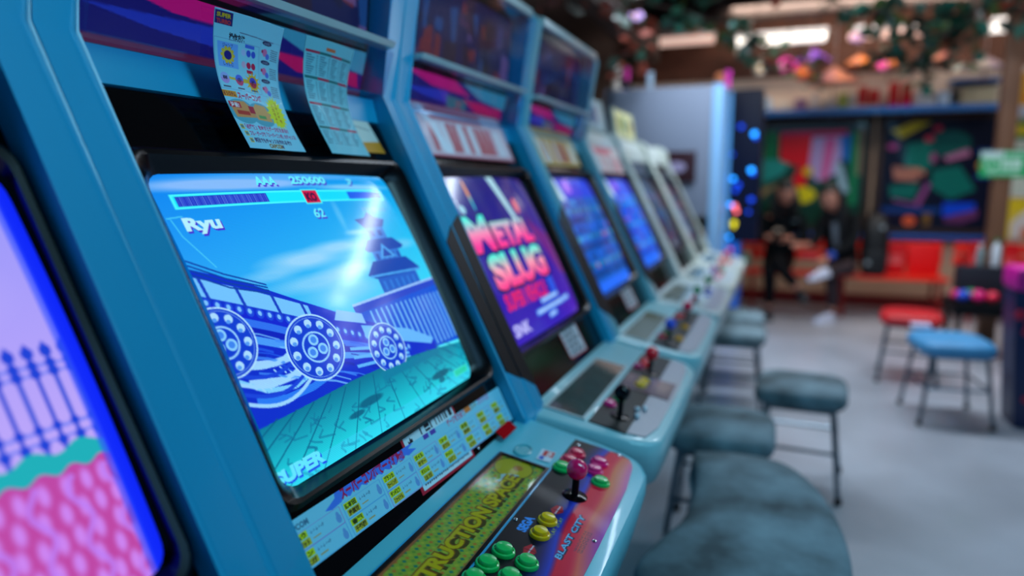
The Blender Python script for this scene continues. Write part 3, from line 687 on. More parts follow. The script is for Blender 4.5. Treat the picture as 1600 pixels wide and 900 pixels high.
for k in range(3): c.text('PUSH START BUTTON TO PLAY', PX(.882), PYy(-.242) + k * .045, .03, (110, 70, 90), 0., width=.62)
for yy_, sg in ((.972, 1), (.845, -1)):
    X0, Y0 = PX(yy_), PYy(-.297)
    c.poly([(X0 - .16 * sg, Y0 - .03), (X0 - .02 * sg, Y0 - .10), (X0 + .14 * sg, Y0 - .05), (X0 + .16 * sg, Y0 + .04), (X0, Y0 + .10), (X0 - .1 * sg, Y0 + .04)], (205, 25, 40)); c.line([(X0 - .12, Y0), (X0 + .14, Y0 + .01)], .02, (230, 210, 220)); c.line([(X0, Y0 - .09), (X0, Y0 + .09)], .012, (90, 10, 30))
# the print follows the outline of the plate
def plfn(u, v):
    y = .590 + .66 * u; xf = np.interp(y, [.588, .600, .612, .635, .72, .92, 1.12, 1.205, 1.225, 1.238, 1.252], [-.300, -.262, -.238, -.226, -.219, -.217, -.219, -.226, -.232, -.240, -.300])
    x = np.minimum(-.3465 + .1305 * v, xf); yb = y
    return [x + .0019 * .19, yb, .80 - (x + .47) * .1923 + .0019 * .982]
c.mesh('control_plate_print', plfn, PRINTG, R)
for x, y in ((-.341, .905), (-.334, 1.228), (-.258, 1.240), (-.226, .925), (-.341, .61), (-.25, .61)): screw(R, x, y, .0022)
for x, y, m in ((-.326, .818, GREEN), (-.333, .778, GREEN), (-.290, .812, GREEN), (-.298, .770, GREEN), (-.335, .740, GREEN), (-.300, .730, GREEN), (-.300, .931, YEL), (-.298, .889, YEL),
                (-.333, 1.112, GREEN), (-.330, 1.148, ROSE), (-.326, 1.184, ROSE), (-.262, 1.106, GREEN), (-.282, 1.142, MAG), (-.282, 1.180, MAG)):
    button(R, x, y, m, .0168 if m is not YEL else .0155, .002)
joystick(R, -.287, 1.034, PINK, .002, .046)
joystick(R, -.290, .665, GREEN, .002, .046)

# two instruction sheets hanging from the header over the mask (things of their own)
def bow_sheet(cv, y0, y1, lean, name, label, zt=1.500):
    def f(u, v):
        s = v; x = -.716 + (-.702 + .716) * s - .034 * np.sin(PI * np.clip(s, 0, 1)) * (1 - .2 * s) + .004 * (1 - u)
        x = np.where(s > .02, x, x); y = y0 + (y1 - y0) * u + lean * s + .004 * np.sin(PI * s); z = zt + (1.318 - zt) * s
        x = x + .006 * np.sin(3 * u + s * 2)
        return [x, y, z]
    o = cv.mesh(name, f, PRINTG)
    md = o.modifiers.new('thickness', 'SOLIDIFY'); md.thickness = .0006
    return props(o, label, 'instruction card', 'instruction sheets taped over the near screen')
c = Cv(10, 16, 20, (150, 216, 236)); nb = (30, 40, 110)  # white paper tinted so its colour carries the cyan light
c.rect(.1, .2, 2.2, 1.6, (40, 30, 110)); c.text('SUPER', .3, .85, .45, (230, 180, 30), .05, width=1.7); c.text('TURBO', .3, 1.5, .45, (230, 60, 60), .05, width=1.7)
c.text('操作方法', 1.9, 3.0, .62, (20, 20, 40), .04, width=2.1); c.line([(3.2, 2.0), (8.6, 2.1)], .12, (110, 130, 160))
c.frame(.1, 3.0, 6.3, 8.8, .05, (120, 160, 200)); c.frame(6.45, 2.0, 9.85, 8.9, .05, (150, 180, 210))
c.rect(.5, 3.4, 3.1, 6.2, (120, 175, 245)); c.text('ジャンプ', 1.1, 3.95, .4, (60, 80, 160), .02, width=1.3); c.text('しゃがむ', 1.1, 6.0, .4, (60, 80, 160), .02, width=1.3)
for k in range(10):
    q = k * PI / 5; c.ell(1.75 + .72 * math.cos(q), 4.8 + .78 * math.sin(q), .2, .22, (240, 190, 60))
c.ell(1.75, 4.8, .68, .74, (245, 200, 70)); c.ell(1.75, 4.8, .48, .52, (35, 35, 130))
for k in range(3):
    c.ell(3.9 + k * .75, 4.1, .34, .40, (60, 90, 210) if k else (190, 200, 240)); c.ell(3.9 + k * .75, 5.5, .34, .40, (215, 30, 80) if k else (220, 180, 210))
c.rect(4.1, 3.1, 5.5, 3.5, (70, 110, 220)); c.rect(4.3, 6.05, 5.3, 6.45, (215, 30, 80))
c.line([(1.2, 7.4), (3.2, 7.5)], .28, (240, 190, 60)); c.line([(3.2, 7.5), (5, 7.4)], .5, (240, 190, 60))
for k in range(12):
    q = k * PI / 6; c.poly([(5.1 + .75 * math.cos(q - .2), 7.5 + .8 * math.sin(q - .2)), (5.1 + 1.35 * math.cos(q), 7.5 + 1.4 * math.sin(q)), (5.1 + .75 * math.cos(q + .2), 7.5 + .8 * math.sin(q + .2))], (245, 180, 30))
c.ell(5.1, 7.5, .85, .9, (245, 180, 30)); 
for x, s_, a1, a2 in ((.95, '弱', (170, 180, 240), (200, 150, 220)), (2.95, '中', (80, 110, 230), (225, 60, 110)), (5.1, '強', (60, 70, 200), (215, 30, 60))):
    c.ell(x, 7.5, .58, .66, a1); c.poly([(x + .58 * math.cos(q), 7.5 + .66 * math.sin(q)) for q in [i * PI / 12 for i in range(13)]], a2); c.text(s_, x - .28, 7.75, .45, (20, 20, 60), .03)
    c.line([(x - .5, 8.5), (x + .5, 8.5)], .14, (60, 60, 90))
for k, y in enumerate((2.35, 4.6, 6.9)):
    c.ell(7.5, y, .8, .26, (20, 30, 80)); c.text('必殺技', 7.0, y + .12, .24, (220, 230, 240), 0, width=1.0)
    c.ell(7.3, y + 1.1, .42, .45, (235, 120, 170)); c.ell(7.8, y + 1.5, .34, .36, (90, 120, 220)); c.ell(6.85, y + 1.0, .16, .2, (200, 40, 80))
    for j in range(6): c.line([(8.3, y + .6 + j * .24), (9.6, y + .62 + j * .24)], .09, (90, 100, 130))
c.rect(.0, 9.0, 1.9, 9.75, (240, 150, 40)); c.text('新システム', .12, 9.6, .42, (150, 20, 50), .04, width=1.6); c.text('スーパーコンボ', 2.0, 9.75, .66, (215, 25, 90), .05, width=3.9)
c.ell(1.9, 11.4, 2.1, 1.5, (90, 170, 190)); c.ell(5.0, 11.5, 2.2, 1.5, (90, 170, 190))
c.poly([(.4, 10.9), (1.0, 10.2), (2.6, 10.1), (3.6, 10.9), (3.8, 12.0), (.6, 12.2)], (235, 150, 90)); c.poly([(3.6, 10.9), (4.4, 10.2), (6.0, 10.3), (6.6, 11.4), (6.5, 12.3), (3.9, 12.2)], (240, 165, 100))
c.rect(.25, 10.3, 1.9, 11.0, (215, 30, 60)); c.text('注目!', .45, 10.9, .45, (250, 240, 240), .05, width=1.2); c.rect(1.0, 11.3, 2.9, 11.8, (215, 60, 50)); c.rect(4.3, 11.6, 5.6, 12.0, (90, 160, 90)); c.rect(3.0, 10.6, 3.9, 11.5, (200, 30, 60))
for k in range(18):
    q = k * PI / 9; c.poly([(7.9 + 1.2 * math.cos(q - .14), 11.0 + 1.7 * math.sin(q - .14)), (7.9 + 1.7 * math.cos(q), 11.0 + 2.3 * math.sin(q)), (7.9 + 1.2 * math.cos(q + .14), 11.0 + 1.7 * math.sin(q + .14))], (245, 230, 30))
c.ell(7.9, 11.0, 1.25, 1.8, (245, 230, 30))
for k, s_ in enumerate('コマンドを'): c.text(s_, 8.05, 9.95 + k * .55, .36, (190, 100, 20), .03)
for k, s_ in enumerate('入力せよ!'): c.text(s_, 7.35, 10.2 + k * .55, .36, (190, 100, 20), .03)
for k, (s_, col, w) in enumerate((('「必殺技」を出すとゲージがたまる!!', (205, 30, 110), 7.6), ('フル・ゲージで「スーパーコンボ」のチャンス!', (190, 30, 110), 8.2), ('何回でもチャンスを作れるぞ!!', (60, 30, 90), 6.6))):
    y = 13.5 + k * .82; c.rect(.3 + k * .2, y - .45, .85 + k * .2, y + .12, (240, 190, 60)); c.ell(.58 + k * .2, y - .17, .2, .2, (90, 130, 140)); c.text(s_, 1.05 + k * .2, y, .46, col, .035, width=w)
c.text('CAPCOM', 3.6, 15.75, .48, (235, 180, 40), .08, width=2.7); c.text('CAPCOM', 3.6, 15.75, .48, (30, 40, 120), .01, width=2.7)
cc = Cv(3, 3, 20, (225, 225, 215)); cc.poly([(0, 2.2), (3, 1.9), (3, 3), (0, 3)], (235, 150, 40)); cc.line([(.4, .6), (2.6, .9)], .1, (150, 150, 150))
cc.mesh('corner_card', quad_fn(PT(1.12, .535, .003), PT(1.205, .53, .003), PT(1.22, .462, .003), PT(1.12, .462, .003)), PRINT, R)
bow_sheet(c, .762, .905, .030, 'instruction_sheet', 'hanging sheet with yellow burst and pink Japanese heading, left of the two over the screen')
c = Cv(8, 16, 18, (130, 205, 218))  # paper tint carries the cyan light, as on the first sheet
c.rect(3.0, .9, 4.5, 1.3, (235, 110, 60))
for r_, y in enumerate((1.6, 5.0, 8.6, 12.0)):
    for k in range(4): c.rect(.2 + k * 1.9, y - (.15 * k * 0), 2.1 + k * 1.9, y + .35, (200, 30, 70) if (k + r_) % 2 == 0 else (20, 110, 110))
    for k in range(4):
        for j in range(9 if r_ < 3 else 7):
            w = .7 + .6 * ((j * 7 + k * 5 + r_) % 4) / 4; c.line([(.35 + k * 1.9, y + .65 + j * .3), (.35 + k * 1.9 + w, y + .66 + j * .3)], .10, (50, 90, 120)); c.rect(1.8 + k * 1.9, y + .6 + j * .3, 1.92 + k * 1.9, y + .72 + j * .3, (30, 50, 90))
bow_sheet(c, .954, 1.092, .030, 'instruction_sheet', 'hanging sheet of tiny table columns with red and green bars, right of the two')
# ================= control panels of the machines further along =================
def far_panel(R, y0, window, plate_m, strip, sticks, buttons, knobs=()):
    bm = B(); plate(bm, [(-.442, y0 + .065), (-.442, y0 + .50), (-.364, y0 + .50), (-.364, y0 + .065)], .0015, .0003); obj('instruction_window', bm, window, R)
    bm = B(); plate(bm, [(-.442, y0 + .065), (-.442, y0 + .50), (-.364, y0 + .50), (-.364, y0 + .065)], .001, .0026); obj('window_glass', bm, GLASS, R)
    obj('window_frame', frame_bm(-.442, -.364, y0 + .065, y0 + .50, .006, .004), PALE, R)
    bm = B(); plate(bm, [(-.350, y0 + .06), (-.350, y0 + .695), (-.270, y0 + .70), (-.270, y0 + .055)], .0018, .0); obj('control_plate', bm, plate_m, R)
    bm = B(); plate(bm, [(-.269, y0 + .06), (-.269, y0 + .70), (-.232, y0 + .69), (-.218, y0 + .62), (-.214, y0 + .38), (-.218, y0 + .14), (-.232, y0 + .07)], .0016, .0); obj('front_strip', bm, strip, R)
    for x, y, m in sticks: joystick(R, x, y0 + y, m, .002, .055, .018)
    for x, y, m in buttons: button(R, x, y0 + y, m, .0155, .002)
    for x, y in knobs:
        bm = B(); ball(bm, cp(x, y0 + y, .006), .0065, 12); obj('selector_knob', bm, WHT, R)
OLIVE = mat('olive_printed_window', (130, 120, 40), .3, var=.35, nscale=50)
GREENW = mat('dark_green_printed_window', (22, 66, 66), .4, spec=.2, var=.7, nscale=25)
GREYW = mat('faded_grey_window', (150, 150, 130), .3, var=.3, nscale=30)
far_panel(m3, 1.30, GREENW, DARKPLATE, GREYMET, [(-.30, .135, BLACKG), (-.300, .505, RED)], [(-.335, .19, MAG), (-.325, .235, DKGRN), (-.302, .385, YEL), (-.300, .42, YEL), (-.335, .53, MAG), (-.325, .565, RED), (-.33, .60, RED)], [(-.268, .16), (-.275, .20), (-.262, .22)])
bm = B(); plate(bm, [(-.345, 1.30 + .34), (-.345, 1.30 + .46), (-.225, 1.30 + .47), (-.225, 1.30 + .33)], .0012, .002); obj('start_button_plate', bm, mat('purple_start_plate', (60, 25, 60), .3, coat=.4, var=.4, nscale=40), m3)
c = Cv(3, 3, 24, (225, 225, 230)); c.frame(0, 0, 3, 3, .12, (215, 40, 50))
for k in range(5): c.text('30円対戦', .3, .75 + k * .5, .32, (40, 40, 60), .04, width=2.3 - .3 * (k % 2))
c.mesh('price_sticker', quad_fn(PT(1.68, -.012, .002), PT(1.83, -.014, .002), PT(1.835, -.112, .002), PT(1.69, -.105, .002)), PRINT, m3)
c.mesh('price_sticker', quad_fn(PT(2.42, -.012, .002), PT(2.58, -.014, .002), PT(2.585, -.112, .002), PT(2.43, -.105, .002)), PRINT, m4)
def title_card(parent, y0, y1, cols, seed, t0=.462, t1=.60):
    r = random.Random(seed); c = Cv(5, 1.4, 24, cols[0]); c.frame(0, 0, 5, 1.4, .06, cols[1])
    c.rect(.6, .1, 3.6, .42, cols[1]); 
    for k in range(14): x = .5 + k * .3; c.poly([(x, .5), (x + .22, .48), (x + .24 + r.uniform(-.1, .1), 1.25), (x - .04, 1.25)], cols[1 + r.randrange(len(cols) - 1)])
    c.poly([(.3, .1), (.55, .1), (1.3, 1.3), (.9, 1.3)], (235, 240, 250), .85)
    o = c.mesh('title_card', quad_fn(PT(y0, t1, .014), PT(y1, t1, .014), PT(y1, t0, .008), PT(y0, t0, .008)), PRINTG, parent)
    md = o.modifiers.new('thickness', 'SOLIDIFY'); md.thickness = .001
title_card(m3, 1.40, 1.93, [(225, 190, 205), (200, 40, 70), (235, 225, 235), (210, 90, 120)], 1)
title_card(m4, 2.16, 2.66, [(225, 190, 120), (230, 170, 40), (235, 235, 225), (190, 90, 60)], 2)
title_card(m5, 2.92, 3.45, [(225, 220, 215), (230, 100, 110), (235, 235, 225), (190, 190, 190)], 3, .445, .57)
far_panel(m4, 2.06, OLIVE, DARKPLATE, GREYMET, [(-.31, .15, BLUE), (-.300, .505, ROSE)], [(-.335, .17, ROSE), (-.325, .225, DKGRN), (-.285, .20, ORAN), (-.290, .39, ORAN), (-.335, .53, RED), (-.325, .565, RED)])
far_panel(m5, 2.82, OLIVE, PALE, GREYMET, [(-.31, .15, DKGRN), (-.300, .505, DKGRN)], [(-.325, .21, ROSE), (-.325, .24, MAG), (-.285, .40, BLUE), (-.29, .54, BLUE)])
far_panel(m6, 3.58, GREYW, PALE, PALE, [(-.31, .15, PURP), (-.300, .505, RED)], [(-.325, .21, PURP), (-.29, .24, MAG), (-.285, .40, ROSE), (-.29, .56, DKGRN), (-.32, .56, ROSE)])
far_panel(m7, 4.34, GREYW, PALE, PALE, [(-.31, .15, ROSE), (-.300, .505, RED)], [(-.325, .21, PURP), (-.29, .24, RED), (-.285, .40, ROSE)])
# cards standing above the low cabinets
def standing_card(y, cols, seed, label):
    r = random.Random(seed); t = thing('standing_card', (-.84, y, 1.503), label, 'card', 'title cards standing on the low cabinets')
    c = Cv(3, 1.2, 22, cols[0])
    for k in range(9): x = r.random() * 2.5; c.poly([(x, .2 + r.random() * .4), (x + .5, .3), (x + .4, .8 + r.random() * .3), (x + .05, .9)], cols[1 + r.randrange(len(cols) - 1)])
    o = c.mesh('card_face', quad_fn((-.855, y - .24, 1.660), (-.855, y + .24, 1.660), (-.825, y + .24, 1.517), (-.825, y - .24, 1.517)), PRINT, t)
    bm = B(); prism(bm, [(-.822, 1.5035), (-.822, 1.520), (-.850, 1.665), (-.868, 1.665), (-.845, 1.5035)], y - .255, y - .24, .002); obj('end_post', bm, CREAM, t)
    bm = B(); prism(bm, [(-.822, 1.5035), (-.822, 1.520), (-.850, 1.665), (-.868, 1.665), (-.845, 1.5035)], y + .24, y + .255, .002); obj('end_post', bm, CREAM, t)
    bm = B(); prism(bm, [(-.828, 1.513), (-.857, 1.661), (-.866, 1.660), (-.840, 1.505)], y - .24, y + .24); obj('card_back', bm, CREAM, t)
standing_card(3.20, [(170, 190, 195), (30, 110, 90), (60, 90, 130), (200, 200, 200)], 1, 'pale card with dark green shapes standing on the fifth cabinet')
standing_card(3.96, [(215, 210, 150), (200, 170, 40), (60, 60, 50), (110, 140, 100)], 2, 'yellow and cream card standing on the sixth cabinet')

# ================= stools =================
VEL = mat('grey_blue_velour', (104, 124, 132), .85, var=.62, nscale=5, bump=.5, ramp=(.35, .68))
VELB = mat('sky_blue_vinyl', (70, 150, 200), .45, var=.2, nscale=9)
VELR = mat('red_vinyl', (200, 20, 30), .45, var=.15, nscale=9)
FRAME = mat('dull_steel_tube', (110, 125, 135), .3, .9)
def seat_bm(out, z0, h, dome=.018):
    bm = B(); cx = sum(p[0] for p in out) / len(out); cy = sum(p[1] for p in out) / len(out)
    L = lambda s, z: [(cx + (x - cx) * s, cy + (y - cy) * s, z) for x, y in out]
    return loft(bm, [L(.93, z0), L(.985, z0 + .012), L(1, z0 + h * .35), L(.995, z0 + h * .62), L(.965, z0 + h * .85), L(.90, z0 + h), L(.72, z0 + h + dome * .5), L(.45, z0 + h + dome * .9), L(.18, z0 + h + dome)])
def super_rect(w, d, n=40, p=4.2):
    o = []
    for i in range(n):
        q = 2 * PI * i / n; c, s = math.cos(q), math.sin(q)
        o.append((w / 2 * math.copysign(abs(c) ** (2 / p), c), d / 2 * math.copysign(abs(s) ** (2 / p), s)))
    return o
def stool(w, d, zt, m, label, fm=FRAME):
    t = thing('stool', (0, 0, 0), label, 'stool', 'padded steel-leg stools in the aisle')
    h = .065; z0 = zt - h - .015
    obj('seat', seat_bm(super_rect(w, d), z0, h), m, t)
    bm = B(); x, y = w / 2 - .045, d / 2 - .045
    ringp = [(x * a, y * b, z0 - .008) for a, b in super_rect(2, 2, 24, 8)]; tube(bm, ringp + [ringp[0]], .010, 8); obj('seat_frame', bm, fm, t)
    for sx in (-1, 1):
        for sy in (-1, 1):
            bm = B(); tube(bm, [(x * sx * .92, y * sy * .92, z0 - .004), (x * sx * .97, y * sy * .97, z0 - .06), (x * sx * 1.22, y * sy * 1.12, .016)], .0105, 10); l = obj('leg', bm, fm, t)
            bm = B(); lathe(bm, [(.014, 0), (.015, .012), (.012, .028)], (x * sx * 1.225, y * sy * 1.125, 0), (0, 0, 1), 12); obj('rubber_foot', bm, BLACKM, l)
    for sy in (-1, 1):
        bm = B(); tube(bm, [(-x * 1.10, y * sy * 1.05, .20), (x * 1.10, y * sy * 1.05, .20)], .007, 8); obj('stretcher', bm, fm, t)
    for sx in (-1, 1):
        bm = B(); tube(bm, [(sx * x * 1.10, -y * 1.05, .20), (sx * x * 1.10, y * 1.05, .20)], .007, 8); obj('stretcher', bm, fm, t)
    return t
# long waisted bench-stool nearest the camera, its hollow side towards the machine
t = thing('bench_stool', (-.02, 1.80, 0), 'large waisted velour bench stool nearest the camera beside the sharp control panel', 'stool')
out = [(-.215, 2.19), (-.10, 2.225), (.04, 2.20), (.125, 2.08), (.175, 1.90), (.195, 1.72), (.190, 1.55), (.15, 1.40), (.03, 1.34), (-.14, 1.345), (-.235, 1.385), (-.262, 1.45), (-.235, 1.56), (-.196, 1.68), (-.182, 1.82), (-.190, 1.98), (-.212, 2.10)]
out = [tuple(p)[:2] for p in bez([(x, y, 0) for x, y in out] + [(-.215, 2.19, 0)], 5)][:-1]
obj('seat', seat_bm(out, .375, .06, .016), VEL, t)
cx, cy = -.02, 1.80
bm = B(); rp = [(cx + (x - cx) * .985, cy + (y - cy) * .985, .368) for x, y in out]; tube(bm, rp + [rp[0]], .011, 8); obj('seat_frame', bm, STEEL, t)
for x, y, fx, fy in ((-.19, 2.10, -.25, 2.17), (.07, 2.08, .12, 2.16), (-.21, 1.48, -.28, 1.41), (.13, 1.50, .19, 1.42)):
    bm = B(); tube(bm, [(x, y, .372), ((x * 3 + fx) / 4, (y * 3 + fy) / 4, .28), (fx, fy, .016)], .0115, 12); l = obj('leg', bm, FRAME, t)
    bm = B(); lathe(bm, [(.015, 0), (.016, .012), (.013, .03)], (fx, fy, 0), (0, 0, 1), 12); obj('rubber_foot', bm, BLACKM, l)
for a, b in (((-.235, 2.15), (.105, 2.14)), ((-.26, 1.43), (.17, 1.44)), ((-.235, 2.15), (-.26, 1.43)), ((.105, 2.14), (.17, 1.44))):
    bm = B(); tube(bm, [(*a, .17), (*b, .17)], .0075, 8); obj('stretcher', bm, FRAME, t)
s0 = stool(.36, .40, .455, VEL, 'grey-blue stool pushed half under the machine just behind the large bench stool')
s0.location = (-.15, 2.46, 0)
def more_stool(x, y, rz, label, src=s0):
    s = clone(src); s.location = (x, y, 0); s.rotation_euler.z = rz; s['label'] = label; return s
more_stool(.125, 3.09, math.radians(-4), 'grey-blue stool standing free in the aisle, all four thin legs showing')
more_stool(-.21, 4.13, 0, 'grey-blue stool halfway down the row, second farthest beside the cabinets')
more_stool(-.23, 4.63, 0, 'grey-blue stool farthest down the row beside the cabinets')
b1 = stool(.37, .42, .455, VELB, 'sky blue stool on the right side of the aisle in front of the red one'); b1.location = (.90, 4.28, 0); b1.rotation_euler.z = math.radians(6)
r1 = stool(.36, .40, .455, VELR, 'red padded stool on the right, behind the sky blue one'); r1.location = (.83, 5.06, 0); r1.rotation_euler.z = math.radians(-8)
bm = B(); box(bm, .735, .835, 4.43, 4.50, .456, .474, .005)
obj('white_packet', bm, mat('white_packet', (225, 225, 250), .4), None, label='small white packet lying on the back edge of the sky blue stool', category='packet')

# ================= the room =================
FLOOR = mat('grey_vinyl_floor', (172, 176, 184), .34, coat=.12, var=.22, nscale=1.3, ramp=(.35, .65))
bm = B(); box(bm, -2.2, 4.2, -2.2, 8.3, -.06, 0); obj('floor', bm, FLOOR, None, kind='structure')
WALLC = mat('beige_wall_paint', (205, 178, 150), .7, var=.1, nscale=3)
DWOOD = mat('dark_brown_wood', (42, 26, 20), .55, var=.35, nscale=9)
MWOOD = mat('mid_brown_wood', (122, 82, 56), .55, var=.3, nscale=9)
CEIL = mat('brown_ceiling_board', (140, 104, 78), .7, var=.3, nscale=4)
bm = B(); box(bm, -2.2, 4.2, 7.95, 8.05, 0, 3.02); obj('wall_back', bm, WALLC, None, kind='structure')
bm = B(); box(bm, -1.75, -1.65, -2.2, 7.95, 0, 3.02); obj('wall_left', bm, DWOOD, None, kind='structure')
bm = B(); box(bm, 3.6, 3.7, -2.2, 7.95, 0, 3.02); obj('wall_right', bm, mat('dark_right_wall', (40, 46, 60), .6), None, kind='structure')
bm = B(); box(bm, -2.2, 4.2, -2.2, 8.1, 3.02, 3.1); ceil = obj('ceiling', bm, CEIL, None, kind='structure')
bm = B(); box(bm, -1.65, 3.6, 7.93, 7.949, 2.34, 2.994); obj('trim_1', bm, mat('dark_red_brown_boards', (112, 70, 52), .6, var=.5, nscale=5), None, kind='structure')
bm = B(); box(bm, -1.65, 3.6, 7.935, 7.949, 1.992, 2.338); obj('trim_2', bm, mat('pale_cream_boards', (236, 216, 196), .6, var=.15, nscale=5), None, kind='structure')  # cream board added so the wall behind the shelf looks brighter
bm = B(); box(bm, -1.65, 3.6, 7.925, 7.949, 0, .13); obj('baseboard_back', bm, mat('dark_red_baseboard', (110, 14, 12), .5), None, kind='structure')
# ceiling boards run across the hall: each board a part
bb = None
for k in range(26):
    y = 1.6 + k * .245
    if bb is None:
        bm = B(); box(bm, -1.62, 3.58, 1.6 + .006, 1.6 + .239, 2.995, 3.018, .003); bb = obj('ceiling_board', bm, CEIL, ceil)
    else:
        n = clone(bb, ceil); n.location.y = bb.location.y + k * .245
def beam(p0, p1, w, h, label, m=DWOOD, name='ceiling_beam'):
    p0, p1 = Vector(p0), Vector(p1); d = (p1 - p0).normalized(); s = d.cross(Vector((0, 0, 1))).normalized() * w / 2; u = Vector((0, 0, h / 2))
    bm = B(); loft(bm, [[p + s + u, p - s + u, p - s - u, p + s - u] for p in (p0, p1)])
    bmesh.ops.bevel(bm, geom=list(bm.edges), offset=.006, segments=1, affect='EDGES')
    o = obj(name, bm, m, None); return props(o, label, 'beam', 'dark wooden ceiling beams')
beam((-1.64, 4.3, 2.86), (3.59, 4.3, 2.86), .12, .26, 'dark ceiling beam crossing the hall nearest the camera')
beam((-1.64, 5.7, 2.86), (3.59, 5.7, 2.86), .12, .26, 'dark ceiling beam crossing the hall, second from the camera')
beam((-1.64, 6.9, 2.86), (3.59, 6.9, 2.86), .12, .26, 'dark ceiling beam crossing the hall just before the back wall')
beam((-1.20, 1.2, 2.52), (-1.20, 6.8, 2.52), .14, .30, 'dark beam running along over the backs of the cabinets')
beam((1.40, 4.40, 2.66), (1.40, 7.93, 2.66), .14, .14, 'dark beam running to the back wall above the wooden post')
# wooden post
bm = B(); box(bm, 1.475, 1.585, 6.16, 6.27, 0, 2.588, .006); obj('wooden_post', bm, MWOOD, None, label='brown square wooden post right of the second window', category='post')
# fluorescent fittings
LAMP = mat('lit_tube_diffuser', (255, 250, 242), .4, emit=1.6, var=0)
LAMPD = mat('dim_tube_diffuser', (245, 205, 190), .4, emit=.75, var=0)
def lamp(x0, x1, y, z, label, w=.09, lm=None):
    t = thing('ceiling_light', ((x0 + x1) / 2, y, z), label, 'ceiling light', 'long ceiling lights near the back wall')
    bm = B(); box(bm, x0, x1, y - w, y + w, z + .03, z + .07, .004); obj('lamp_housing', bm, WHT, t)
    bm = B(); box(bm, x0 + .01, x1 - .01, y - w * .8, y + w * .8, z - .03, z + .03, .012); obj('diffuser', bm, lm or LAMP, t)
    for x in (x0 + .1, x1 - .1):
        bm = B(); tube(bm, [(x, y, z + .07), (x, y, 2.995)], .006, 6); obj('hanger', bm, BLACKM, t)
lamp(-1.45, -.70, 7.55, 2.70, 'long ceiling light above the grey partition, leftmost', lm=LAMPD)
lamp(-.52, .33, 7.45, 2.63, 'brightest long ceiling light, left of the hanging pink flower')
lamp(.50, 1.15, 7.35, 2.60, 'short ceiling light between vines in the middle of the back', lm=LAMPD)
lamp(1.60, 2.35, 7.30, 2.58, 'long ceiling light beyond the wooden post at the right frame edge')

# ---- windows with painted panes -------------------------------------------
NAVY = mat('navy_painted_board', (5, 12, 40), .45, spec=.25)
def window(n, x0, x1, z0, z1, cv, sill):
    t = bpy.data.objects.new('window_%d' % n, None); COL.objects.link(t); t.location = ((x0 + x1) / 2, 7.94, z0); WP[t] = t.location.copy(); t['kind'] = 'structure'
    for a in ((x0, x0 + .06, z0, z1), (x1 - .06, x1, z0, z1), (x0 + .06, x1 - .06, z1 - .07, z1), (x0 + .06, x1 - .06, z0, z0 + .06)):
        bm = B(); box(bm, a[0], a[1], 7.885, 7.948, a[2], a[3], .005); obj('window_frame', bm, DWOOD, t)
    bm = B(); box(bm, x0 + .06, x1 - .06, 7.915, 7.947, z0 + .06, z1 - .07); obj('pane_backing', bm, NAVY, t)
    cv.mesh('painted_pane', quad_fn((x0 + .06, 7.912, z1 - .07), (x1 - .06, 7.912, z1 - .07), (x1 - .06, 7.912, z0 + .06), (x0 + .06, 7.912, z0 + .06)), MURAL, t)
    bm = B(); box(bm, x0 - .02, x1 + .02, 7.85, 7.948, z0 - .04, z0, .005); obj('window_sill', bm, sill, t)
    return t
MURAL = print_mat('painted_window_pane', emit=0, rough=.35, coat=.3)
c = Cv(10, 11, 15, (20, 70, 60)); c.rect(0, 0, 10, 1.2, (50, 70, 80))
c.poly([(.3, .8), (1.6, .8), (1.5, 4.5), (.6, 5.5), (.3, 8)], (10, 120, 70)); c.poly([(.1, 3.8), (3.2, 3.8), (2.2, 5.4), (.3, 6.4)], (40, 160, 150))
c.poly([(1.8, 1.2), (4.9, 1.1), (4.9, 3.6), (4.5, 7.0), (3.3, 7.6), (3.0, 6.6), (3.8, 4.6), (1.9, 3.9)], (230, 5, 25)); c.poly([(1.9, .9), (8.2, .8), (8.2, 1.3), (1.9, 1.4)], (205, 20, 90))
c.poly([(4.9, 1.5), (7.6, 1.4), (7.9, 3), (7.4, 5.4), (5.6, 6.2), (4.7, 4.9)], (180, 160, 215)); c.poly([(6.2, 1.6), (7.2, 1.6), (6.6, 6), (6.0, 6)], (210, 90, 160)); c.poly([(7.6, 1.4), (8.6, 1.3), (8.5, 4.2), (7.8, 3.8)], (20, 110, 200))
c.poly([(7.2, 4.2), (7.9, 4.4), (8.7, 7.2), (8.0, 7.6)], (150, 190, 210)); c.poly([(8.7, 1.0), (9.3, 1.0), (9.4, 9), (8.8, 9)], (20, 130, 80)); c.rect(9.3, .6, 9.7, 5.5, (130, 110, 90))
c.ell(4.7, 5.1, .5, .5, (220, 190, 30)); c.ell(4.2, 7.6, 1.4, .9, (225, 215, 10)); c.rect(0, 8.6, 10, 11, (15, 60, 45)); c.poly([(.1, 7), (2.2, 6.3), (.2, 8)], (150, 130, 90))
window(1, -.27, .83, .76, 1.94, c, mat('blue_sill_paint', (15, 95, 190), .4))
c = Cv(10, 11, 15, (8, 14, 38))
c.poly([(.6, 1.0), (2.6, .2), (4.2, .2), (1.6, 1.8)], (200, 185, 25)); c.poly([(2.2, 2.3), (4.6, 2.0), (5.0, 4.0), (4.0, 5.2), (2.0, 4.6)], (10, 110, 100)); c.ell(6.0, 2.4, 1.8, 1.3, (10, 85, 80))
c.poly([(4.6, 5.0), (7.0, 4.6), (8.5, 7.0), (6.4, 8.0), (4.6, 6.8)], (8, 105, 95)); c.poly([(.8, 6.6), (3.6, 6.4), (3.2, 8.0), (1.0, 7.8)], (8, 105, 95)); c.poly([(1, 4.6), (3.6, 4.8), (3.4, 6.2), (1.2, 6.0)], (150, 105, 95))
for k in range(7): c.ell(1.4 + .4 * k, 5.4 + .3 * math.sin(k), .22, .3, (180, 120, 100))
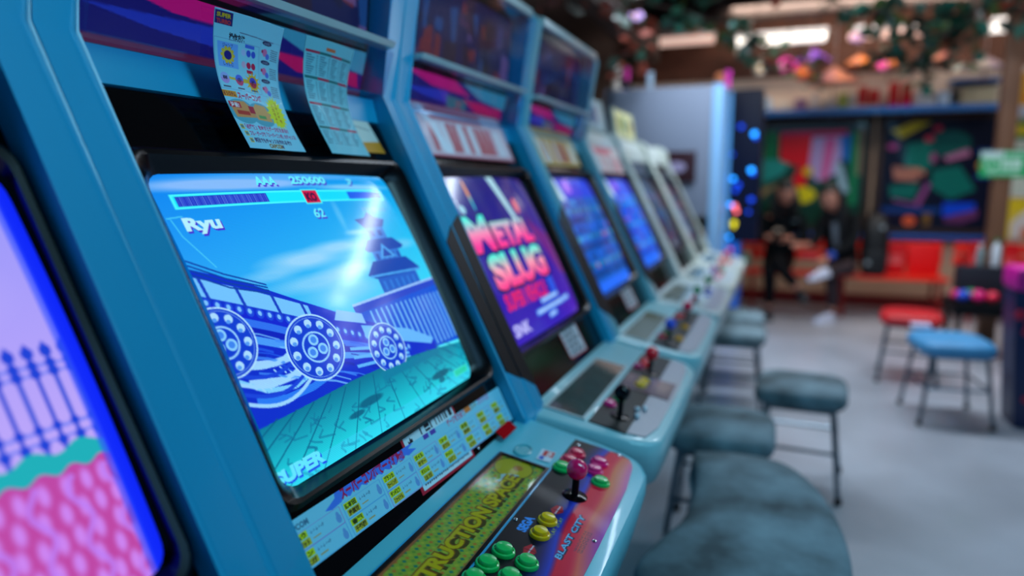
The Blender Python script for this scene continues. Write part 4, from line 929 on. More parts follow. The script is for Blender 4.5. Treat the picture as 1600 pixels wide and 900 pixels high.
c.ell(4.1, 1.9, .4, .35, (200, 50, 80)); c.ell(4.8, .9, .4, .3, (190, 30, 60)); c.ell(.9, 2.6, .5, .35, (170, 70, 140)); c.ell(4.6, 3.8, .3, .5, (150, 60, 120)); c.poly([(5.5, 3.7), (7.6, 2.9), (7.8, 3.6), (5.8, 4.2)], (170, 110, 150))
c.poly([(3.2, 8.4), (4.2, 6.2), (4.6, 6.5), (3.7, 8.8), (1.3, 8.2), (1.3, 7.9)], (130, 70, 130)); c.rect(5.8, 8.3, 8.6, 9.7, (10, 70, 215)); c.rect(.2, 8.8, 5.6, 9.4, (15, 60, 130)); c.ell(2.9, 10.2, .6, .5, (225, 100, 60)); c.rect(4.1, 9.4, 4.8, 10.6, (120, 90, 40))
c.poly([(6.0, 9.8), (8.9, 8.9), (8.9, 9.8), (7.5, 10.4), (6, 10.3)], (100, 50, 100)); c.rect(8.4, 3.0, 9.8, 3.5, (15, 60, 140)); c.rect(8.4, 5.4, 9.8, 5.9, (15, 60, 140)); c.ell(8.9, 4.6, .5, .5, (190, 130, 50))
window(2, .87, 1.95, .76, 1.94, c, mat('blue_sill_paint', (15, 95, 190), .4))
# ---- long shelf above the windows with its load ----------------------------
SBLUE = mat('blue_shelf_edge', (20, 110, 190), .4)
t = thing('wall_shelf', (.75, 7.82, 1.94), 'long shelf with a blue front edge above both painted windows', 'shelf')
bm = B(); box(bm, -.42, 1.86, 7.70, 7.949, 1.945, 1.965, .003); obj('shelf_board', bm, WHT, t)
bm = B(); box(bm, -.42, 1.86, 7.685, 7.70, 1.935, 1.99, .003); obj('shelf_edge', bm, SBLUE, t)
for x in (-.3, .42, 1.1, 1.8):
    bm = B(); box(bm, x - .012, x + .012, 7.76, 7.949, 1.915, 1.944, .003); obj('shelf_bracket', bm, STEEL, t)
t = thing('wall_shelf', (1.63, 7.86, 2.19), 'short upper blue shelf over the cream box, near the post', 'shelf')
bm = B(); box(bm, 1.44, 1.84, 7.74, 7.949, 2.195, 2.225, .003); obj('shelf_board', bm, SBLUE, t)
for x in (1.47, 1.81):
    bm = B(); box(bm, x - .01, x + .01, 7.78, 7.949, 2.165, 2.194, .003); obj('shelf_bracket', bm, STEEL, t)
def bag(x, w, h, m, label, z=1.966, y=7.80, cat='bag', name='soft_bag', grp='things on the long shelf'):
    bm = B(); L = lambda s, k, zz: [(x + w / 2 * s * a, y + w * .30 * k * b, z + zz) for a, b in super_rect(2, 2, 20, 3)]
    loft(bm, [L(.92, .9, 0), L(1.0, 1.0, h * .2), L(1.02, 1.0, h * .55), L(.92, .7, h * .85), L(.7, .35, h)])
    return obj(name, bm, m, None, label=label, category=cat, group=grp)
def carton(x0, x1, h, m, label, z=1.966, y0=7.73, y1=7.93, name='cardboard_box', cat='box', lidm=None, grp='things on the long shelf'):
    t = thing(name, ((x0 + x1) / 2, (y0 + y1) / 2, z), label, cat, grp)
    bm = B(); box(bm, x0, x1, y0, y1, z, z + h * .86, .004); obj('box_body', bm, m, t)
    bm = B(); box(bm, x0 - .004, x1 + .004, y0 - .004, y1 + .004, z + h * .80, z + h, .004); obj('box_lid', bm, lidm or m, t)
    return t
def bottle(x, h, r, m, mc, label, z=1.966, y=7.80, grp='things on the long shelf'):
    t = thing('plastic_bottle', (x, y, z), label, 'bottle', grp)
    bm = B(); lathe(bm, [(r * .9, 0), (r, .01), (r, h * .62), (r * .8, h * .74), (r * .38, h * .84), (r * .36, h * .9)], (x, y, z), n=16); obj('bottle_body', bm, m, t)
    bm = B(); lathe(bm, [(r * .46, h * .9), (r * .46, h * .985), (r * .4, h)], (x, y, z), n=14); obj('bottle_cap', bm, mc, t)
Lb = mat('pale_blue_plush', (190, 215, 235), .8); Wc = mat('warm_white_card', (222, 210, 195), .6); Rc = mat('bright_red_card', (215, 15, 25), .45); Pc = mat('peach_fabric', (240, 160, 125), .7)
Mgc = mat('magenta_ribbon', (225, 40, 160), .5); Yl = mat('lime_yellow_card', (190, 200, 90), .6); Cr = mat('cream_plastic', (205, 190, 150), .5); Gy = mat('dark_grey_plastic', (60, 62, 70), .5); Pu = mat('purple_paper', (110, 50, 190), .6)
bag(-.26, .26, .17, Lb, 'pale blue soft bag at the left end of the long shelf')
bag(-.02, .17, .12, Wc, 'small off-white bundle next to the pale blue bag')
carton(.085, .20, .13, mat('mauve_card', (150, 110, 150), .6), 'mauve box on the shelf beside the off-white bundle')
bottle(.27, .20, .032, WHT, mat('grey_cap', (120, 120, 130), .5), 'white bottle on the shelf over the first window')
carton(.34, .47, .12, Wc, 'low off-white box left of the lime yellow box')
carton(.49, .56, .17, Yl, 'narrow lime yellow box on the shelf')
carton(.575, .645, .15, Wc, 'off-white box left of the red tins')
for k, (x, h) in enumerate(((.70, .23), (.80, .20), (.97, .26), (1.08, .25))):
    t = thing('red_tin', (x, 7.80, 1.966), ['tall red tin, leftmost of four', 'shorter red tin, second of the four', 'red tin with magenta band, third of the four', 'red tin with magenta band, rightmost of four'][k], 'tin', 'red tins on the long shelf')
    bm = B(); lathe(bm, [(.042, 0), (.045, .004), (.045, h * .95), (.042, h)], (x, 7.80, 1.966), n=18); obj('tin_body', bm, Rc, t)
    bm = B(); lathe(bm, [(.046, 0), (.046, .05)], (x, 7.80, 1.966 + .005), n=18); obj('tin_band', bm, Mgc if k > 1 else Wc, t)
for k, (x, h) in enumerate(((1.18, .17), (1.245, .22), (1.30, .13))): bottle(x, h, .03, WHT, [Lb, Yl, Gy][k], ['white bottle with pale blue cap beside the red tins', 'tallest white bottle right of the red tins', 'short white bottle with a dark cap'][k])
carton(1.335, 1.43, .15, Lb, 'pale blue white box right of the bottles')
bag(1.475, .07, .15, Gy, 'small dark grey pouch left of the cream box')
carton(1.52, 1.80, .17, Cr, 'long cream plastic box under the short upper shelf')
# things hanging and stacked over the shelf, in front of the upper wall
def parasol(x, y, z, r, h, m, label):
    t = thing('paper_parasol', (x, y, z), label, 'parasol', 'paper parasols hung under the ceiling')
    for k in range(8):
        bm = B(); a0, a1 = 2 * PI * k / 8, 2 * PI * (k + 1) / 8
        V = [(x, y, z + h), (x + r * math.cos(a0), y + r * .8 * math.sin(a0), z), (x + r * .93 * math.cos((a0 + a1) / 2), y + r * .75 * math.sin((a0 + a1) / 2), z + .01), (x + r * math.cos(a1), y + r * .8 * math.sin(a1), z)]
        loft(bm, [V, [(p[0], p[1], p[2] - .004) for p in V]]); obj('canopy_panel', bm, m[k % len(m)], t)
    bm = B(); tube(bm, [(x, y, z - .14), (x, y, z + h + .03)], .006, 8); obj('parasol_handle', bm, MWOOD, t)
    bm = B(); tube(bm, [(x, y, z + h + .03), (x, y, 2.995)], .002, 5); obj('hanging_string', bm, WHT, t)
OR = mat('orange_paper', (245, 140, 60), .6)
parasol(.42, 7.60, 2.22, .26, .16, [Pc, mat('pale_pink_paper', (240, 170, 165), .6)], 'wide peach paper parasol hanging left of the red tins')
parasol(.62, 7.45, 2.36, .13, .10, [OR, Pc], 'small orange paper parasol hanging above the peach one')
parasol(.88, 7.55, 2.34, .16, .12, [OR, Pc], 'orange paper parasol above the red tins')
parasol(1.26, 7.50, 2.36, .20, .10, [mat('dusty_pink_paper', (205, 130, 120), .6), Pc], 'dusty pink paper parasol above the bottles')
parasol(1.66, 7.60, 2.28, .20, .12, [mat('pale_mauve_paper', (205, 180, 190), .6), Wc], 'pale mauve paper parasol above the short upper shelf')
parasol(.22, 7.40, 2.40, .17, .12, [Pu, mat('violet_paper', (150, 90, 210), .6)], 'purple paper parasol behind the peach one')
def flower(x, y, z, s, m, label, mc=None):
    t = thing('hanging_flower', (x, y, z), label, 'flower', 'artificial flowers hung under the ceiling')
    for k in range(7):
        q = 2 * PI * k / 7; bm = B(); ball(bm, (x + s * .5 * math.cos(q), y + s * .3 * math.sin(q), z + s * .4 * math.sin(q)), s * .42, 10, (1, .5, 1)); obj('petal', bm, m, t)
    bm = B(); ball(bm, (x, y - s * .25, z), s * .25, 10); obj('flower_centre', bm, mc or YEL, t)
    bm = B(); tube(bm, [(x, y, z + s * .8), (x, y, 2.995)], .003, 5); obj('hanging_string', bm, DWOOD, t)
PK = mat('hot_pink_fabric', (250, 60, 190), .6); PL = mat('pale_lilac_fabric', (205, 165, 225), .6); RD2 = mat('orange_red_fabric', (205, 60, 20), .6); IV = mat('ivory_fabric', (225, 225, 215), .6)
flower(-.01, 7.3, 2.36, .10, PK, 'hot pink hanging flower in the middle of the picture background')
flower(-.25, 7.3, 2.34, .07, IV, 'ivory hanging flower left of the hot pink one')
flower(.13, 7.2, 2.27, .09, RD2, 'orange-red hanging flower right of the hot pink one')
flower(-1.02, 5.1, 2.42, .06, PL, 'lilac hanging flower over the grey partition')
flower(-.62, 7.4, 2.30, .06, Pc, 'peach hanging flower above the partition corner')
flower(-1.35, 4.9, 2.52, .13, IV, 'large ivory hanging flower at the top over the cabinets')
flower(-.95, 4.8, 2.56, .12, IV, 'second large ivory hanging flower at the top, right of the first')
flower(.21, 7.0, 2.20, .07, mat('brown_red_fabric', (110, 30, 20), .6), 'brown-red hanging flower below the orange-red one')
for k, (x, y, z, sz, m, lb) in enumerate(((-.42, 7.2, 2.50, .06, IV, 'small ivory hanging flower under the brightest ceiling light'), (.55, 7.0, 2.52, .06, PL, 'lilac hanging flower between the two middle ceiling lights'), (.78, 7.1, 2.28, .05, PK, 'small hot pink hanging flower over the red tins'),
        (1.75, 7.1, 2.42, .07, Pc, 'peach hanging flower right of the wooden post'), (2.0, 7.0, 2.30, .06, PL, 'lilac hanging flower at the right edge'), (-.8, 6.6, 2.62, .07, Pc, 'peach hanging flower high over the partition'), (-.50, 6.4, 2.50, .05, IV, 'little ivory hanging flower above the partition corner'))):
    flower(x, y, z, sz, m, lb)
# ---- vines ---------------------------------------------------------------
LEAF = [mat('leaf_dark_green', (22, 62, 48), .4, coat=.2), mat('leaf_teal_green', (40, 120, 100), .35, coat=.3), mat('leaf_russet', (120, 48, 30), .5), mat('leaf_olive', (70, 90, 45), .45)]
lv = random.Random(11)
def leaf_mesh(m, nm):
    bm = B(); pts = [(0, 0), (.35, .28), (.5, .62), (.32, .9), (0, 1.15), (-.32, .9), (-.5, .62), (-.35, .28)]
    mid = [bm.verts.new((0, y, -.06 * math.sin(y * 2.7))) for y in (0, .4, .8, 1.15)]
    R_ = [bm.verts.new((x, y, .06)) for x, y in pts[1:4]]; L_ = [bm.verts.new((x, y, .06)) for x, y in reversed(pts[5:])]
    for S in (R_, L_):
        bm.faces.new((mid[0], S[0], mid[1])); bm.faces.new((mid[1], S[0], S[1], mid[2])); bm.faces.new((mid[2], S[1], S[2])); bm.faces.new((mid[2], S[2], mid[3]))
    bmesh.ops.recalc_face_normals(bm, faces=bm.faces); me = bpy.data.meshes.new(nm); bm.to_mesh(me); bm.free(); me.materials.append(m); me.shade_smooth(); return me
LM = [leaf_mesh(m, 'leaf') for m in LEAF]
def vine(pts, n, label, size=.09, mix=(0, 0, 1, 3), spread=.12):
    P = bez(pts, 10); c0 = P[len(P) // 2]
    t = thing('hanging_vine', tuple(c0), label, 'vine', 'artificial vines under the ceiling')
    bm = B(); tube(bm, P, .008, 6); obj('vine_stem', bm, DWOOD, t)
    for e in (P[0], P[-1], P[len(P) // 2]):
        bm = B(); tube(bm, [e, (e.x, e.y, 2.995)], .0025, 5); obj('hanging_wire', bm, DWOOD, t)
    for k in range(n):
        p = P[int(lv.random() * (len(P) - 1))]
        o = bpy.data.objects.new('leaf', LM[mix[lv.randrange(len(mix))]]); COL.objects.link(o); o.parent = t
        o.location = p - c0 + Vector((lv.uniform(-1, 1), lv.uniform(-1, 1), lv.uniform(-1.1, .7))) * spread
        o.rotation_euler = (lv.uniform(-1.4, 1.4), lv.uniform(-1, 1), lv.uniform(0, 6.3)); s = size * lv.uniform(.7, 1.3); o.scale = (s, s, s)
vine([(-1.15, 5.2, 2.60), (-.7, 5.6, 2.52), (-.35, 5.9, 2.42), (-.25, 6.1, 2.25)], 60, 'leafy green vine drooping above the grey partition')
vine([(-1.3, 4.2, 2.5), (-1.0, 4.6, 2.35), (-.95, 5.0, 2.2), (-1.2, 5.2, 2.05)], 55, 'russet leafed vine over the backs of the cabinets', mix=(2, 2, 0, 2))
vine([(-.6, 5.0, 2.72), (-.1, 5.1, 2.62), (.3, 5.1, 2.66), (.7, 5.0, 2.6)], 45, 'mixed russet and green vine along the second beam', mix=(0, 1, 2, 2))
vine([(.25, 5.9, 2.62), (.6, 6.0, 2.47), (.9, 6.0, 2.42), (1.15, 5.95, 2.44), (1.3, 5.9, 2.5)], 95, 'dense dark green vine swagging left of the wooden post', size=.10)
vine([(.7, 6.6, 2.35), (.95, 6.5, 2.17), (1.1, 6.45, 2.2), (1.28, 6.4, 2.40)], 70, 'green vine hanging in front of the red tins')
vine([(1.42, 5.9, 2.48), (1.6, 5.9, 2.35), (1.85, 5.9, 2.25), (2.1, 5.95, 2.3)], 80, 'vine with russet leaves passing over the post to the right edge', mix=(0, 2, 1, 2))
vine([(-.3, 7.0, 2.55), (-.1, 7.05, 2.42), (.1, 7.0, 2.40), (.25, 6.9, 2.2)], 50, 'thin vine around the hot pink flower', mix=(0, 1, 2, 3), size=.07)

# ---- partition, sign, shelf unit left of the far window -----------------------
GP = mat('blue_grey_partition', (128, 138, 158), .5, var=.05, nscale=2)
t = thing('partition_booth', (-.86, 5.9, 0), 'tall blue-grey partition booth standing beyond the row of cabinets', 'partition')
bm = B(); box(bm, -1.28, -.50, 5.40, 5.45, 1.02, 1.97, .005); obj('front_panel', bm, GP, t)
bm = B(); box(bm, -1.28, -.50, 5.62, 5.66, .0, 1.02, .005); obj('alcove_back', bm, mat('dull_cream_board', (170, 170, 150), .6), t)
bm = B(); box(bm, -1.28, -.50, 5.40, 5.62, .88, .91, .004); obj('alcove_shelf', bm, MWOOD, t)
bm = B(); box(bm, -.50, -.425, 5.40, 6.3, 0, 1.98, .008); obj('side_panel', bm, mat('white_edge_panel', (140, 190, 235), .4), t)
bm = B(); box(bm, -1.30, -1.24, 5.40, 6.3, 0, 1.97, .008); obj('side_panel', bm, GP, t)
t = thing('framed_sign', (-.78, 5.385, 1.24), 'dark maroon sign with a pale oval, on the grey partition', 'sign')
bm = B(); box(bm, -.875, -.60, 5.378, 5.399, 1.27, 1.50, .004); obj('sign_board', bm, mat('maroon_board', (50, 18, 28), .4), t)
bm = B(); lathe(bm, [(.07, 0), (.07, .003)], (0, 0, 0), (0, -1, 0), 24)
for v in bm.verts: v.co = Vector((v.co.x * 1.0 - .74, v.co.y + 5.377, v.co.z * .55 + 1.385))
obj('pale_oval', bm, mat('pale_mauve_print', (160, 150, 185), .5), t)
for k, (x, w, h, m) in enumerate(((-.86, .07, .20, Cr), (-.76, .07, .17, Wc), (-.66, .08, .21, Cr))):
    carton(x - w / 2, x + w / 2, h, m, ['cream box left on the partition ledge', 'off-white box middle of the partition ledge', 'taller cream box right on the partition ledge'][k], z=.911, y0=5.44, y1=5.56, grp='boxes on the partition ledge')
# tall papers and rolls leaning behind the partition top
for k, (x, w, h, m, lb) in enumerate(((-1.30, .07, .24, Wc, 'white rolled banner leftmost above the partition'), (-1.22, .045, .20, Mgc, 'magenta rolled banner beside the white one'), (-1.03, .05, .16, Lb, 'pale blue rolled banner above the partition'), (-.43, .05, .14, PK, 'pink rolled banner at the right corner of the partition'))):
    bm = B(); lathe(bm, [(w / 2, 0), (w / 2, h)], (x, 5.8, 1.985), n=14); obj('rolled_banner', bm, m, None, label=lb, category='banner', group='rolled banners over the partition')
bm = B(); box(bm, -1.36, -.40, 5.70, 5.90, 1.984 - .02 + .003, 1.984, .003); obj('booth_roof', bm, GP, t)
# dark navy claw-game cabinet with glowing blue bulbs
t = thing('bulb_cabinet', (-.28, 6.45, 0), 'dark navy cabinet with glowing blue bulbs beside the partition', 'game cabinet')
bm = B(); box(bm, -.41, -.165, 6.10, 6.8, .78, 2.02, .01); obj('cabinet_body', bm, NAVY, t)
bm = B(); box(bm, -.41, -.30, 6.10, 6.7, .0, .78, .01); obj('cabinet_base', bm, mat('bright_blue_metal', (20, 110, 215), .35), t)
BB = mat('blue_bulb_glow', (30, 150, 255), .3, emit=3.5, var=0); BB2 = mat('deep_blue_bulb_glow', (10, 70, 230), .3, emit=1.2, var=0)
PB = mat('pink_bulb_glow', (255, 110, 120), .3, emit=2.5, var=0); YB = mat('yellow_bulb_glow', (240, 225, 20), .3, emit=1.4, var=0)
for x, z, r, m in ((-.225, 1.66, .022, BB), (-.215, 1.63, .016, BB2), (-.33, 1.72, .020, BB2), (-.235, 1.37, .022, BB), (-.22, 1.34, .016, BB2), (-.375, 1.30, .018, BB), (-.33, 1.25, .020, BB2), (-.35, 1.21, .02, BB2), (-.225, 1.13, .022, BB2), (-.385, 1.09, .016, BB), (-.24, 1.03, .015, BB2), (-.352, 1.075, .018, PB), (-.336, 1.035, .017, PB), (-.352, .935, .022, YB), (-.352, .905, .012, YB), (-.385, 1.50, .012, BB2), (-.385, .82, .014, BB)):
    bm = B(); ball(bm, (x, 6.09, z), r, 12); obj('bulb', bm, m, t)
bm = B(); box(bm, -.43, -.405, 6.07, 6.099, .55, 2.0, .004); obj('corner_strip', bm, mat('glowing_blue_strip', (90, 170, 230), .3, emit=.25), t)  # a faint glow is put into the strip's own material
# ---- bench ------------------------------------------------------------------
REDB = mat('red_bench_paint', (248, 44, 26), .4, coat=.2); REDD = mat('deep_red_metal', (150, 18, 12), .45)
t = thing('red_bench', (.6, 7.45, 0), 'long red bench against the back wall, the two people sit on it', 'bench')
for k in range(4):
    bm = B(); box(bm, -.36, 1.47, 7.22 + k * .095, 7.22 + k * .095 + .085, .375, .40, .005); obj('seat_slat', bm, REDB, t)
for k in range(2):
    bm = B(); box(bm, -.36, 1.47, 7.635, 7.655, .50 + k * .11, .59 + k * .11, .005); obj('back_slat', bm, REDB, t)
for x in (-.22, .60, 1.40):
    bm = B(); tube(bm, [(x, 7.25, .0), (x, 7.25, .36), (x, 7.62, .36), (x, 7.66, .72)], .016, 8); obj('bench_leg', bm, REDD, t)
    bm = B(); tube(bm, [(x, 7.60, .0), (x, 7.60, .36)], .016, 8); obj('bench_leg', bm, REDD, t)
t = thing('red_bench', (2.0, 7.45, 0), 'second red bench beyond the wooden post at the right edge', 'bench')
for k in range(4):
    bm = B(); box(bm, 1.56, 2.7, 7.22 + k * .095, 7.22 + k * .095 + .085, .375, .40, .005); obj('seat_slat', bm, REDB, t)
for k in range(2):
    bm = B(); box(bm, 1.56, 2.7, 7.635, 7.655, .50 + k * .11, .59 + k * .11, .005); obj('back_slat', bm, REDB, t)
for x in (1.64, 2.6):
    bm = B(); tube(bm, [(x, 7.25, .0), (x, 7.25, .36), (x, 7.62, .36), (x, 7.66, .72)], .016, 8); obj('bench_leg', bm, REDD, t)
def cushion(x0, x1, z0, z1, m, label, y=7.53, cv=None):
    t = thing('seat_cushion', ((x0 + x1) / 2, y, z0), label, 'cushion', 'red cushions leaning on the benches')
    bm = B(); box(bm, x0, x1, y, y + .065, z0, z1, .022); obj('cushion_pad', bm, m, t)
    if cv: cv.mesh('printed_cover', quad_fn((x0 + .02, y - .002, z1 - .03), (x1 - .02, y - .002, z1 - .03), (x1 - .02, y - .002, z0 + .03), (x0 + .02, y - .002, z0 + .03)), PRINT, t)
BR = mat('vivid_red_fabric', (245, 8, 12), .5)
c = Cv(4, 2, 20, (222, 28, 36))
for k in range(16): x = .2 + k * .23; c.ell(x, 1.0 + .25 * math.sin(k * 2.1), .1, .22, (245, 170, 170), ring=.45)
c.line([(.3, 1.4), (3.6, 1.25)], .09, (245, 170, 170))
cushion(.90, 1.15, .401, .70, Rc, 'red cushion with pale script lettering beside the black backpack', cv=c)
cushion(1.16, 1.44, .401, .70, BR, 'plain vivid red cushion at the right end of the long bench')
cushion(1.66, 2.06, .401, .72, Rc, 'red cushion with pale lettering on the bench beyond the post', cv=c)
bm = B(); box(bm, -.34, -.26, 7.50, 7.60, .401, .56, .01); obj('drink_carton', bm, mat('pale_teal_carton', (110, 190, 170), .5), None, label='pale teal carton standing on the left end of the bench', category='carton')
# ---- right side ----------------------------------------------------------------
c = Cv(5, 3, 24, (40, 175, 100)); c.rect(0, 0, 2.4, .8, (200, 225, 215)); c.ell(1.2, 1.5, .7, .7, (205, 235, 215), ring=.25)
c.text('両替', 2.1, 2.0, 1.0, (205, 235, 215), .04, width=2.2); c.line([(.8, 2.5), (4.2, 2.5)], .22, (205, 235, 215)); c.rect(2.6, .1, 4.9, .35, (190, 225, 205))
t = thing('green_sign', (1.53, 6.13, 1.31), 'green and white sign fixed across the wooden post', 'sign')
bm = B(); box(bm, 1.37, 1.68, 6.145, 6.158, 1.31, 1.50, .002); obj('sign_board', bm, DKGRN, t)
c.mesh('sign_print', quad_fn((1.372, 6.143, 1.498), (1.678, 6.143, 1.498), (1.678, 6.143, 1.312), (1.372, 6.143, 1.312)), PRINT, t)
def poster(x0, x1, z0, z1, cv, label, y=7.93):
    t = thing('wall_poster', ((x0 + x1) / 2, y, z0), label, 'poster', 'posters beyond the wooden post')
    bm = B(); box(bm, x0, x1, y + .004, y + .016, z0, z1); obj('poster_board', bm, WHT, t)
    cv.mesh('poster_print', quad_fn((x0, y, z1), (x1, y, z1), (x1, y, z0), (x0, y, z0)), PRINT, t)
c = Cv(4, 4, 16, (225, 205, 40)); c.poly([(.6, 4), (.6, 2.4), (1.4, 1.4), (2.1, .6), (2.8, 1.4), (3.6, 2.4), (3.6, 4)], (225, 225, 220)); c.rect(1.4, 2.8, 2.6, 4, (215, 110, 50))
for k in range(5): c.line([(.7, 1.6 + k * .5), (3.5, 1.6 + k * .5)], .08, (180, 190, 200))
poster(2.0, 2.45, .74, 1.12, c, 'yellow poster with a white gabled house, lowest beyond the post')
c = Cv(4, 3, 16, (225, 228, 225)); c.rect(0, 0, 4, 1.2, (80, 185, 120)); 
for k in range(4): c.line([(.3, 1.6 + k * .35), (3.6, 1.6 + k * .35)], .12, (110, 180, 140))
poster(2.0, 2.24, 1.14, 1.52, c, 'white and green notice beyond the post under the green sign')
c = Cv(3, 4, 16, (240, 170, 20)); c.rect(0, 3, 3, 4, (200, 215, 230)); c.ell(1.4, 1.2, .8, .6, (250, 200, 60)); c.rect(.4, 2.0, 2.6, 2.5, (215, 90, 30))
poster(2.02, 2.42, 1.88, 2.28, c, 'orange yellow poster at the upper right edge beyond the post')
c = Cv(3, 3, 16, (40, 120, 60)); c.rect(.2, .5, 2.8, 1.4, (220, 200, 40)); c.rect(.2, 1.8, 2.8, 2.7, (200, 215, 200))
poster(2.0, 2.34, 1.55, 1.85, c, 'green poster with a yellow band beyond the post')
c = Cv(4, 3, 14, (230, 30, 120)); poster(2.25, 2.6, 1.14, 1.5, c, 'pink poster cut by the right frame edge beyond the post')
# navy machine at the right edge with a magenta cushioned top
t = thing('navy_game_machine', (1.48, 4.3, 0), 'navy game machine with magenta top at the right frame edge', 'game cabinet')
NV = mat('navy_machine_vinyl', (10, 34, 82), .4, var=.3, nscale=8)
bm = B(); loft(bm, [[(1.20, 4.20, .0), (1.8, 4.20, .0), (1.8, 4.42, .0), (1.20, 4.42, .0)], [(1.17, 4.20, .40), (1.8, 4.20, .40), (1.8, 4.42, .40), (1.17, 4.42, .40)], [(1.15, 4.22, .72), (1.8, 4.22, .72), (1.8, 4.42, .72), (1.15, 4.42, .72)]]); obj('machine_body', bm, NV, t)
bm = B(); box(bm, 1.14, 1.82, 4.18, 4.44, .722, .84, .03); obj('padded_top', bm, mat('magenta_vinyl', (215, 15, 150), .4), t)
for x, y, z, r in ((1.18, 4.20, .60, .026), (1.23, 4.197, .54, .03), (1.26, 4.20, .58, .022), (1.24, 4.193, .16, .018), (1.21, 4.197, .51, .016)):
    bm = B(); lathe(bm, [(r, 0), (r, .008), (r * .6, .012)], (x, y + .004, z), (0, -1, 0), 14); obj('red_emblem', bm, mat('crimson_emblem', (200, 15, 60), .4), t)
# low dark game table behind with a heap of coloured balls
t = thing('game_table', (1.42, 6.0, 0), 'low dark game table behind the stools, near the wooden post', 'table')
bm = B(); box(bm, 1.20, 1.70, 5.70, 6.12, .33, .42, .01); obj('table_top', bm, BLACKM, t)
bm = B(); box(bm, 1.26, 1.68, 5.95, 6.10, .421, .66, .01); obj('back_box', bm, mat('charcoal_plastic', (34, 34, 44), .5), t)
for x in (1.24, 1.66):
    for y in (5.74, 6.08):
        bm = B(); box(bm, x - .015, x + .015, y - .015, y + .015, 0, .33, .003); obj('leg', bm, BLACKM, t)
for x, y, z, r, m, lb in ((1.27, 5.80, 0, .042, BLUE, 'blue ball on the low game table, leftmost'), (1.36, 5.78, 0, .045, MAG, 'magenta ball on the low game table, in front'), (1.33, 5.87, 0, .042, DKGRN, 'green ball on the low game table, between blue and magenta'), (1.45, 5.80, 0, .040, ROSE, 'rose ball on the low game table, rightmost'), (1.24, 5.90, 0, .035, PINK, 'pink ball on the low game table, at the back left')):
    bm = B(); ball(bm, (x, y, .4225 + r), r, 16); obj('toy_ball', bm, m, None, label=lb, category='ball', group='coloured balls on the low game table')
bottle(1.50, .20, .03, WHT, DKGRN, 'white bottle with green cap on the low game table', z=.663, y=6.02, grp='bottles on the low game table')
bottle(1.40, .16, .028, mat('clear_grey_bottle', (130, 150, 150), .2), WHT, 'grey bottle with white cap on the low game table', z=.663, y=6.02, grp='bottles on the low game table')
# ================= people =================
SKIN = mat('skin', (205, 140, 115), .55, var=.05); HAIR = mat('black_hair', (12, 10, 12), .45, var=.3, nscale=60)
COAT = mat('black_jacket_cloth', (5, 12, 17), .85, var=.3, spec=.2); TROU = mat('charcoal_trousers', (7, 7, 11), .85, var=.3, spec=.2); MAR = mat('dark_maroon_trousers', (38, 20, 28), .8, var=.3)
SHOW = mat('white_shoe', (215, 218, 235), .5); SHOD = mat('dark_shoe', (14, 26, 34), .5); SHIRT = mat('grey_shirt', (120, 130, 140), .8)
def skin_bm(chains, sub=1):
    """one smooth surface grown over connected joints: chains of (point, radius); shared joints carry the same name"""
    me = bpy.data.meshes.new('joints'); names = {}; V = []; Rr = []; E = []
    for ch in chains:
        prev = None
        for nm, p, r in ch:
            if nm in names: i = names[nm]
            else: i = len(V); names[nm] = i; V.append(p); Rr.append(r)
            if prev is not None: E.append((prev, i))
            prev = i
    me.from_pydata([tuple(v) for v in V], E, []); o = bpy.data.objects.new('joints', me); COL.objects.link(o)
    md = o.modifiers.new('s', 'SKIN'); md.use_smooth_shade = True; md.branch_smoothing = .6
    for i, sv in enumerate(me.skin_vertices[0].data):
        r = Rr[i]; sv.radius = r if isinstance(r, tuple) else (r, r); sv.use_root = (i == 0)
    s = o.modifiers.new('u', 'SUBSURF'); s.levels = sub + 1; s.render_levels = sub + 1
    dg = bpy.context.evaluated_depsgraph_get(); m2 = bpy.data.meshes.new_from_object(o.evaluated_get(dg)); bpy.data.objects.remove(o)
    bm = B(); bm.from_mesh(m2); bpy.data.meshes.remove(m2); return bm
def join_bm(a, b):
    m = bpy.data.meshes.new('tmp'); b.to_mesh(m); b.free(); a.from_mesh(m); bpy.data.meshes.remove(m); return a
def head_bm(c, yaw, pitch, s=1.):
    """head with brow, eye sockets, nose, lips, chin and ears, face towards -y before turning"""
    M = Matrix.Translation(c) @ Matrix.Rotation(yaw, 4, 'Z') @ Matrix.Rotation(pitch, 4, 'X')
    bm = B(); vs = bmesh.ops.create_uvsphere(bm, u_segments=28, v_segments=20, radius=1)['verts']
    for v in vs:
        x, y, z = v.co; w = .078 * (1 - .22 * max(0, -z) ** 1.5); X = x * w; Y = y * (.096 if y > 0 else .088) * (1 - .10 * max(0, -z)); Z = z * .118
        if y < 0:
            for ex in (-.033, .033): Y += .010 * math.exp(-((X - ex) ** 2 / .0003 + (Z - .002) ** 2 / .00015))
            Y -= .006 * math.exp(-((Z - .03) ** 2 / .0003 + X ** 2 / .003)); Y -= .008 * math.exp(-((Z + .098) ** 2 / .0006 + X ** 2 / .0008))
        v.co = (X, Y, Z)
    def add(p, r, sc):
        ball(bm, (0, 0, 0), r, 10, sc, Matrix.Translation(p))
    add((0, -.090, -.020), .013, (1, 1.1, 1.5)); add((0, -.088, -.002), .008, (.8, .8, 2.4)); add((0, -.080, -.060), .010, (2.1, .7, .6)); add((0, -.080, -.066), .009, (1.8, .8, .6))
    for e in (-1, 1): add((e * .078, .008, -.008), .014, (.5, 1, 1.8)); add((e * .030, -.076, .003), .011, (1.2, .6, .7))
    for v in bm.verts: v.co = M @ (v.co * s)
    return bm, M
